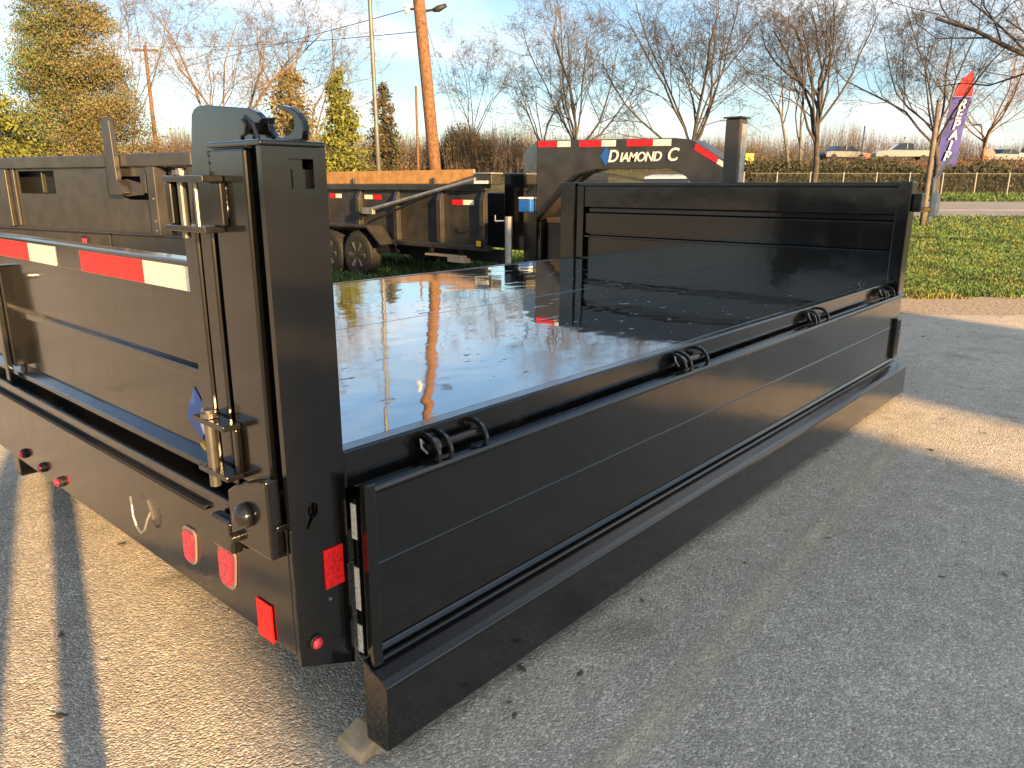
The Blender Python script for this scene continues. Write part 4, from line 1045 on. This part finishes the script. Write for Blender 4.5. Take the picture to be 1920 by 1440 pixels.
def bare_tree(label, px, D, H, spread, trunk_frac, m, seed, limbs=6, dens=1.0, r0=None, lean=0.0, twig_m=None, cat='tree', group='bare winter trees behind the lot', rt=0.0065, up=0.10):
    rg = random.Random(seed)
    t = thing('bare_tree', spot(px, D), label, cat, group)
    r0 = r0 or H * 0.021
    big, small = [], []
    counts = [limbs, max(3, int(8 * dens)), max(3, int(7 * dens)), max(2, int(6 * dens)), 3]
    def branch(p, d, L, r, lvl):
        ns = (6, 6, 4, 3, 2, 2)[lvl]
        pts = [(p, r)]
        q = p.copy(); dd = d.copy()
        for i in range(ns):
            j = (0.05, 0.16, 0.22, 0.28, 0.3, 0.35)[lvl]
            dd = (dd + Vector((rg.gauss(0, j), rg.gauss(0, j), rg.gauss(0, j) + (up if 0 < lvl < 4 else 0)))).normalized()
            q2 = q + dd * (L / ns)
            ra = r * (1 - .62 * i / ns); rb = r * (1 - .62 * (i + 1) / ns)
            if lvl == 5: rb = 0.002 if i == ns - 1 else rb
            (big if lvl <= 1 else small).append((tuple(q), tuple(q2), ra, rb))
            pts.append((q2.copy(), rb)); q = q2
        if lvl >= 5: return
        n = counts[lvl]
        for k in range(n):
            if lvl == 0:
                f_ = (0.72 + .28 * k / max(1, n - 1)) if k else 1.0
                if trunk_frac > .5: f_ = .40 + .6 * (k + 1) / n
            else: f_ = 0.22 + 0.78 * (k + rg.random()) / n
            x = min(f_ * ns, ns - 1e-4); i = int(x); pa, ra = pts[i]; pb, rb = pts[i + 1]
            s = pa.lerp(pb, x - i); rr = ra + (rb - ra) * (x - i)
            ax = (pts[i + 1][0] - pts[i][0]).normalized()
            az = rg.random() * 6.283 if lvl else 6.283 * (k + rg.random() * .5) / n * 1.9
            o = ax.orthogonal().normalized(); o = (o * math.cos(az) + ax.cross(o) * math.sin(az))
            ang = rg.uniform(.35, .75) * (1 + .15 * lvl) if lvl else rg.uniform(.25, .75) * spread
            nd = (ax * math.cos(ang) + o * math.sin(ang)).normalized()
            if lvl == 0: Lc = H * (1 - trunk_frac * f_) * rg.uniform(.78, 1.02) * (1 - .25 * (ang > .7))
            else: Lc = L * rg.uniform(.38, .60) * (1.15 - .5 * f_)
            rc = rr * (rg.uniform(.5, .72) if lvl == 0 else rg.uniform(.42, .6))
            branch(s, nd, Lc, max(rc, rt), lvl + 1)
    branch(Vector((0, 0, -.2)), Vector((-R2.x * lean, -R2.y * lean, 1)).normalized(), H * trunk_frac, r0, 0)
    seg_mesh('trunk', big, 8, m, t)
    seg_mesh('crown', small, 3, twig_m or m, t)
    return t

def leaves(name, pts, size, m, parent, seed, droop=0.0):
    """one small bent leaf-spray per point"""
    rs = np.random.RandomState(seed); n = len(pts)
    a = rs.normal(size=(n, 3)); a[:, 2] -= droop; a /= np.linalg.norm(a, axis=1)[:, None]
    b = np.cross(a, rs.normal(size=(n, 3))); b /= np.linalg.norm(b, axis=1)[:, None]
    s = size * rs.uniform(.5, 1.5, (n, 1)); w = s * rs.uniform(.14, .34, (n, 1))
    V = np.stack([pts, pts + a * s * .5 + b * w, pts + a * s, pts + a * s * .5 - b * w], 1)
    F = (np.arange(n) * 4)[:, None] + np.array([[0, 1, 2, 3]])
    return np_mesh(name, V.reshape(-1, 3), F, m, parent)

def evergreen(label, px, D, H, prof, n, clumps, size, mats, seed, side_mat=None, name='evergreen_tree', group='evergreens along the back of the lot', z0=0.06, sig=0.30):
    """prof: [(height fraction, radius)]; clumps of sprays on boughs"""
    rs = np.random.RandomState(seed)
    t = thing(name, spot(px, D), label, 'tree', group)
    zf = np.array([p[0] for p in prof]); rf = np.array([p[1] for p in prof])
    dens_r = np.interp(np.linspace(z0, 1, 200), zf, rf) + .05
    cz_ = np.interp(rs.rand(clumps), np.cumsum(dens_r) / dens_r.sum(), np.linspace(z0, 1, 200))
    cr_ = np.interp(cz_, zf, rf)
    ca = rs.rand(clumps) * 6.283; cd = cr_ * np.sqrt(rs.uniform(.10, 1.08, clumps)) * rs.uniform(.8, 1.12, clumps)
    C = np.stack([cd * np.cos(ca), cd * np.sin(ca), cz_ * H - .12 * cd], 1)
    boughs = [((0, 0, max(.1, c[2] - .25 * np.hypot(c[0], c[1]))), tuple(c), .035, .012) for c in C[::2]]
    seg_mesh('trunk', [((0, 0, -.2), (0, 0, H * .5), H * .022, H * .013), ((0, 0, H * .5), (0, 0, H * .97), H * .013, .02)] , 8, M['bark'], t)
    seg_mesh('bough', boughs, 3, M['bark'], t)
    idx = rs.randint(0, clumps, n)
    sg = sig * (0.35 + cr_[idx] / (rf.max() + 1e-6))[:, None]
    pts = C[idx] + rs.normal(size=(n, 3)) * sg * np.array([[1, 1, .55]])
    lat = pts @ np.array([R2.x, R2.y, 0])
    pick = rs.rand(n)
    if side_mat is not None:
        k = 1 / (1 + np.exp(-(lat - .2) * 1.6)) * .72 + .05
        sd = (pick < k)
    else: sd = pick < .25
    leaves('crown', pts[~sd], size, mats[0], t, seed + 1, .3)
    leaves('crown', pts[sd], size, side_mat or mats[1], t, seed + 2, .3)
    return t

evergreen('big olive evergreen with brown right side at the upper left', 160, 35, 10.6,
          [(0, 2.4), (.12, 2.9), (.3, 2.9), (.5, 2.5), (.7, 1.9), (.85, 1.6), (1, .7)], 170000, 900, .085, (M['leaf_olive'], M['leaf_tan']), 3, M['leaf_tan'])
evergreen('yellow green bushy tree at the left edge of the picture', -8, 31, 5.6,
          [(0, 1.2), (.3, 1.5), (.6, 1.2), (.85, .8), (1, .2)], 15000, 160, .16, (M['leaf_yellow'], M['leaf_olive']), 5)
evergreen('bright yellow green conifer behind the corner post', 642, 34, 6.4,
          [(0, 1.15), (.2, 1.15), (.45, .85), (.7, .55), (.9, .28), (1, .05)], 14000, 170, .15, (M['leaf_yellow'], M['leaf_olive']), 7, sig=.2)
evergreen('narrow dark conifer just right of the flag pole', 722, 46, 6.4,
          [(0, 1.0), (.3, .9), (.6, .6), (.85, .3), (1, .05)], 8000, 110, .17, (M['leaf_dark'], M['leaf_brown']), 9, sig=.22)
evergreen('golden leaved young tree behind the hook plate', 553, 40, 6.7,
          [(0, .3), (.35, .5), (.55, .9), (.8, .8), (1, .2)], 6500, 90, .17, (M['leaf_tan'], M['leaf_yellow']), 12, z0=.4, name='young_tree')

bare_tree('bare tree with a thick orange brown trunk above the hook plate', 441, 30, 9.6, 1.15, .34, M['bark_warm'], 21, 7, .95, .19, twig_m=M['bark_pale'], rt=.006)
bare_tree('pinkish bare tree rising behind the conifer at the corner post', 590, 46, 10.6, .95, .30, M['bark_pale'], 22, 7, .95, .20, rt=.007)
bare_tree('slender bare tree between the big evergreen and the orange trunk', 245, 44, 11.2, .6, .45, M['bark_pale'], 23, 6, .9, .13, rt=.007)
bare_tree('small bare tree right of the leaning wooden pole', 878, 58, 8.8, .95, .30, M['bark'], 24, 6, .9, .14, rt=.008)
bare_tree('broad bare tree with forked trunks left above the white lettering', 1085, 50, 10.8, 1.25, .26, M['bark'], 25, 9, 1.05, .28, rt=.008)
bare_tree('low bare tree leaning left in front of the broad one', 1060, 47, 7.8, 1.0, .40, M['bark_dark'], 36, 5, .8, .17, lean=.42, rt=.007)
bare_tree('tall dark bare tree above the sloping end of the neck', 1288, 40, 12.0, 1.3, .27, M['bark_dark'], 26, 9, 1.1, .24, rt=.0075)
bare_tree('thin bare tree leaning left just right of the trailer mast', 1478, 46, 10.4, .8, .50, M['bark'], 27, 6, .85, .13, lean=.10, rt=.007)
bare_tree('thin upright bare tree next to the leaning one', 1496, 48, 10.2, .8, .52, M['bark'], 28, 6, .85, .12, rt=.007)
bare_tree('straight bare tree rising behind the middle of the headboard', 1524, 41, 10.4, .9, .62, M['bark_dark'], 29, 12, .9, .19, rt=.0065)
bare_tree('spreading bare tree behind the feather flag pole', 1752, 44, 12.4, 1.4, .32, M['bark_dark'], 30, 8, 1.0, .24, rt=.007)
bare_tree('golden brown bare tree right of the feather flag', 1835, 52, 10.6, 1.25, .28, M['bark_warm'], 31, 7, .95, .20, rt=.008)
bare_tree('dark bare tree whose limb reaches in at the upper right corner', 2090, 19, 11.6, 1.9, .50, M['bark_dark'], 35, 10, 1.0, .24, rt=.005, up=.0)
bare_tree('bare tree past the right edge behind the road', 1985, 60, 10.5, 1.2, .28, M['bark_warm'], 33, 7, .95, .20, rt=.008)

# brush: masses of dry twigs and leaves
def brush(name, label, spans, n, m, seed, size=.16, twigs=0, tm=None):
    rs = np.random.RandomState(seed); P_ = []; S_ = []
    for (px0, px1, D, h, dep) in spans:
        k = int(n * (px1 - px0) / sum(s[1] - s[0] for s in spans))
        px = rs.uniform(px0, px1, k); dd = D + rs.uniform(-dep, dep, k)
        hh = h * (.78 + .12 * np.sin(px * .031 + seed) + .08 * np.sin(px * .083 + 2 * seed + dd) + .10 * np.sin(px * .0113 + 3 * seed)) * rs.uniform(.75, 1.12, k)
        z = np.abs(hh) * rs.beta(1.5, 1.4, k)
        w = F2.x * dd + R2.x * dd * (px - 960) / 1450, F2.y * dd + R2.y * dd * (px - 960) / 1450
        g = np.array([ground_z(a, b) for a, b in zip(*w)])
        P_.append(np.stack([w[0], w[1], g + z], 1))
        kt = int(twigs * (px1 - px0) / sum(s[1] - s[0] for s in spans))
        for i in range(kt):
            j = rs.randint(k); b0 = np.array([w[0][j], w[1][j], g[j]]); hz = abs(hh[j]) * rs.uniform(.6, 1.15)
            mid = b0 + np.array([rs.normal(0, .15), rs.normal(0, .15), hz * .55]); tp = mid + np.array([rs.normal(0, .3), rs.normal(0, .3), hz * .5])
            S_ += [(tuple(b0), tuple(mid), .018, .012), (tuple(mid), tuple(tp), .012, .003)]
    o = leaves(name, np.concatenate(P_), size, m, None, seed)
    tag(o, label, kind='stuff')
    if S_: seg_mesh('twigs', S_, 3, tm or M['bark_warm'], o)
brush('brush', 'orange brown dry brush behind the left trailer', [(-60, 380, 44, 2.7, 2)], 22000, M['leaf_tan'], 41, .15, 1800, M['bark_warm'])
brush('undergrowth', 'brown undergrowth behind the trailers', [(330, 620, 52, 3.2, 3), (600, 980, 58, 3.0, 3), (960, 1420, 60, 2.2, 3)], 20000, M['leaf_brown'], 43, .14, 5000, M['bark'])
brush('thicket', 'tan bushes between the wooden pole and the neck', [(835, 925, 55, 3.6, 1.2)], 9000, M['leaf_tan'], 44, .15, 900, M['bark_pale'])
brush('hedge', 'dark low hedge behind the chain link fence', [(1330, 2150, 46.6, 2.0, 1.3)], 80000, M['leaf_dark'], 45, .15, 2600, M['bark'])  # dark leaf colour stands in for the shade on this hedge
brush('dry_hedge_top', 'dry brown growth along the top of the bank', [(1330, 2150, 56, .9, 5.0)], 26000, M['leaf_brown'], 46, .15, 1500, M['bark'])
brush('woodland', 'far pale woodland along the horizon', [(-100, 2200, 95, 4.6, 8)], 9000, M['leaf_brown'], 47, .20, 20000, M['bark_pale'])

# ================================================================== GRASS
def grass(name, label, n, l0px, l1px, D0, D1, m, seed, h=(.05, .13), clump=0.0):
    rs = np.random.RandomState(seed)
    u = rs.rand(n); D = 1 / (1 / D0 + u * (1 / D1 - 1 / D0))
    px = rs.uniform(l0px, l1px, n)
    keep = np.ones(n, bool)
    lat = D * (px - 960) / 1450
    if clump:
        v = np.sin(lat * 2.3 + D * 1.1 + seed) + np.sin(lat * 5.1 - D * 2.7) + .7 * np.sin(lat * 9.7 + D * 6.1 + 2 * seed)
        keep = v + rs.normal(0, .7, n) > clump
    D, lat = D[keep], lat[keep]; n = len(D)
    x = F2.x * D + R2.x * lat; y = F2.y * D + R2.y * lat
    t_ = np.clip((D - 30) / 44, 0, 1); z = 3.9 * t_ * t_ * (3 - 2 * t_)
    hh = rs.uniform(*h, n) * (1 + D / 60); w = .0042 * (1 + D / 9)
    a = rs.rand(n) * 6.283; ln = rs.uniform(.2, .8, n) * hh; la = rs.rand(n) * 6.283
    wx, wy = np.cos(a) * w, np.sin(a) * w
    p0 = np.stack([x - wx, y - wy, z], 1); p1 = np.stack([x + wx, y + wy, z], 1)
    mx_, my_ = x + np.cos(la) * ln * .4, y + np.sin(la) * ln * .4
    p2 = np.stack([mx_ + wx * .7, my_ + wy * .7, z + hh * .65], 1); p3 = np.stack([x + np.cos(la) * ln, y + np.sin(la) * ln, z + hh], 1)
    V = np.stack([p0, p1, p2, p3], 1).reshape(-1, 3)
    F = (np.arange(n) * 4)[:, None] + np.array([[0, 1, 2, 3]])
    tag(np_mesh(name, V, F, m), label, kind='stuff')
grass('grass', 'green grass between the verge and the road', 170000, 1380, 2350, 10.5, 36, M['grass_a'], 51, (.025, .075))
grass('grass', 'yellow green grass tufts between the verge and the road', 110000, 1380, 2350, 10.3, 36, M['grass_b'], 52, (.03, .08), .95)
grass('grass', 'green grass on the bank beyond the road', 16000, 1330, 2150, 42.2, 45.5, M['grass_a'], 53, (.06, .14))
grass('grass', 'shaded green grass under the gooseneck trailer', 26000, 560, 1380, 10.3, 22, M['grass_a'], 54)

# small clutter on the asphalt: leaves and pebbles
def pebbles():
    mb = MB(); rg = random.Random(5)
    for k in range(240):
        D = rg.uniform(1.6, 7); px = rg.uniform(-100, 2100); w = F2 * D + R2 * (D * (px - 960) / 1450)
        r = rg.uniform(.004, .010)
        vs = [(w.x + dx * r * rg.uniform(.6, 1.3), w.y + dy * r * rg.uniform(.6, 1.3), .008 + max(0, dz) * r * rg.uniform(.5, 1.1)) for dx, dy, dz in ((1, 0, 0), (0, 1, 0), (-1, 0, 0), (0, -1, 0), (.1, .1, 1))]
        mb.add(vs, [(0, 1, 4), (1, 2, 4), (2, 3, 4), (3, 0, 4)])
    tag(mb.build('pebbles', M['gravel']), 'loose pebbles scattered over the asphalt', kind='stuff')
pebbles()
def litter():
    mb = MB(); rg = random.Random(9)
    for k in range(420):
        D = rg.uniform(7.4, 10.7) if k < 330 else rg.uniform(1.8, 7.0); px = rg.uniform(-200, 2300); w = F2 * D + R2 * (D * (px - 960) / 1450)
        r = rg.uniform(.012, .03); a = rg.random() * 6.283; c, s_ = math.cos(a), math.sin(a); h = rg.uniform(.002, .012)
        pts = [(-r, 0, h * .3), (0, -r * .45, 0), (r, 0, h), (0, r * .45, h * .5)]
        mb.add([(w.x + x * c - y * s_, w.y + x * s_ + y * c, .0095 + z) for x, y, z in pts], [(0, 1, 2, 3)])
    tag(mb.build('leaf_litter', M['leaf_tan']), 'dry leaves scattered along the verge and on the asphalt', kind='stuff')
litter()

# ================================================================== PHOTOGRAPHER (behind the camera; the legs cast the two stripes on the lot)
def person():
    fwd = F2; side = R2
    L_ = Vector((-0.413, -0.187, 0)); Rl = Vector((-0.179, -0.259, 0))
    mid = (L_ + Rl) / 2
    t = thing('person', mid, 'person in jeans and dark jacket holding a phone behind the camera', 'person')
    V = []; E_ = []; RAD = []
    def v(p, r, parent=None):
        V.append(tuple(Vector(p) - mid)); RAD.append(r)
        if parent is not None: E_.append((parent, len(V) - 1))
        return len(V) - 1
    up = lambda z: Vector((0, 0, z))
    pel = v(mid + up(1.12), .085)
    sp = v(mid + up(1.22), .105, pel); ch = v(mid + up(1.32), .145, sp); nk = v(mid + up(1.46), .06, ch)
    hd_ = v(mid + up(1.58) + fwd * .02, .085, nk); v(mid + up(1.70) + fwd * .01, .075, hd_)
    for leg, s in ((L_, -1), (Rl, 1)):
        hip = v(mid * .04 + leg * .96 + up(1.03), .062, pel); kn = v(leg + up(.52), .058, hip); an = v(leg + up(.10), .052, kn)
        v(leg + up(.055) + fwd * .17, .042, an)
        sh = v(mid + side * (.17 * s) + up(1.40), .062, ch); el = v(mid + side * (.24 * s) + up(1.20) + fwd * .10, .045, sh)
        hand_p = Vector((0, 0, 1.46)) - fwd * .09 + side * (.07 * s)
        wr = v(hand_p - fwd * .07 - up(.03), .030, el); pm = v(hand_p, .034, wr)
        for k, (ln, off) in enumerate(((.055, -.03), (.065, -.01), (.06, .01), (.045, .03))):
            f1 = v(hand_p + fwd * .02 + up(off), .010, pm); v(hand_p + fwd * .03 + up(off) - side * (s * ln * .6), .009, f1)
        f1 = v(hand_p - fwd * .02 + up(.035), .011, pm); v(hand_p - fwd * .02 + up(.04) - side * (s * .03), .010, f1)
    me = bpy.data.meshes.new('body'); me.from_pydata(V, E_, []); 
    o = bpy.data.objects.new('body', me); COL.objects.link(o); o.parent = t
    me.skin_vertices.new() if hasattr(me.skin_vertices, 'new') and not me.skin_vertices else None
    md = o.modifiers.new('skin', 'SKIN')
    for i, sv in enumerate(me.skin_vertices[0].data):
        sv.radius = (RAD[i], RAD[i]); sv.use_root = (i == 0)
    sb = o.modifiers.new('subsurf', 'SUBSURF'); sb.levels = 1; sb.render_levels = 1
    m = bpy.data.materials.new('clothed_body'); m.use_nodes = True
    n, l = m.node_tree.nodes, m.node_tree.links
    tcx = n.new('ShaderNodeTexCoord'); s_ = n.new('ShaderNodeSeparateXYZ'); l.new(tcx.outputs['Object'], s_.inputs[0])
    rp_ = n.new('ShaderNodeValToRGB'); rp_.color_ramp.interpolation = 'CONSTANT'
    dvz = n.new('ShaderNodeMath'); dvz.operation = 'DIVIDE'; dvz.inputs[1].default_value = 2.0
    l.new(s_.outputs['Z'], dvz.inputs[0]); l.new(dvz.outputs[0], rp_.inputs[0])
    e = rp_.color_ramp.elements; e[0].color = (.03, .025, .02, 1); e[1].position = .06; e[1].color = (.05, .07, .12, 1)
    for p_, c_ in ((.49, (.03, .03, .035)), (.735, (.45, .27, .19)), (.83, (.05, .035, .025))):
        k = e.new(p_); k.color = (*c_, 1)
    l.new(rp_.outputs[0], n['Principled BSDF'].inputs['Base Color']); n['Principled BSDF'].inputs['Roughness'].default_value = .85
    me.materials.append(m)
    ph = MB().box(-.078, .078, -.004, .004, -.038, .038).build('phone', M['phone'])
    ph.location = Vector((0, 0, 1.5)) - F2 * .045 - Vector((0, 0, .004)); ph.rotation_euler = (0, 0, math.atan2(R2.y, R2.x))
    tag(ph, 'black phone held by the person behind the camera', 'phone')
person()
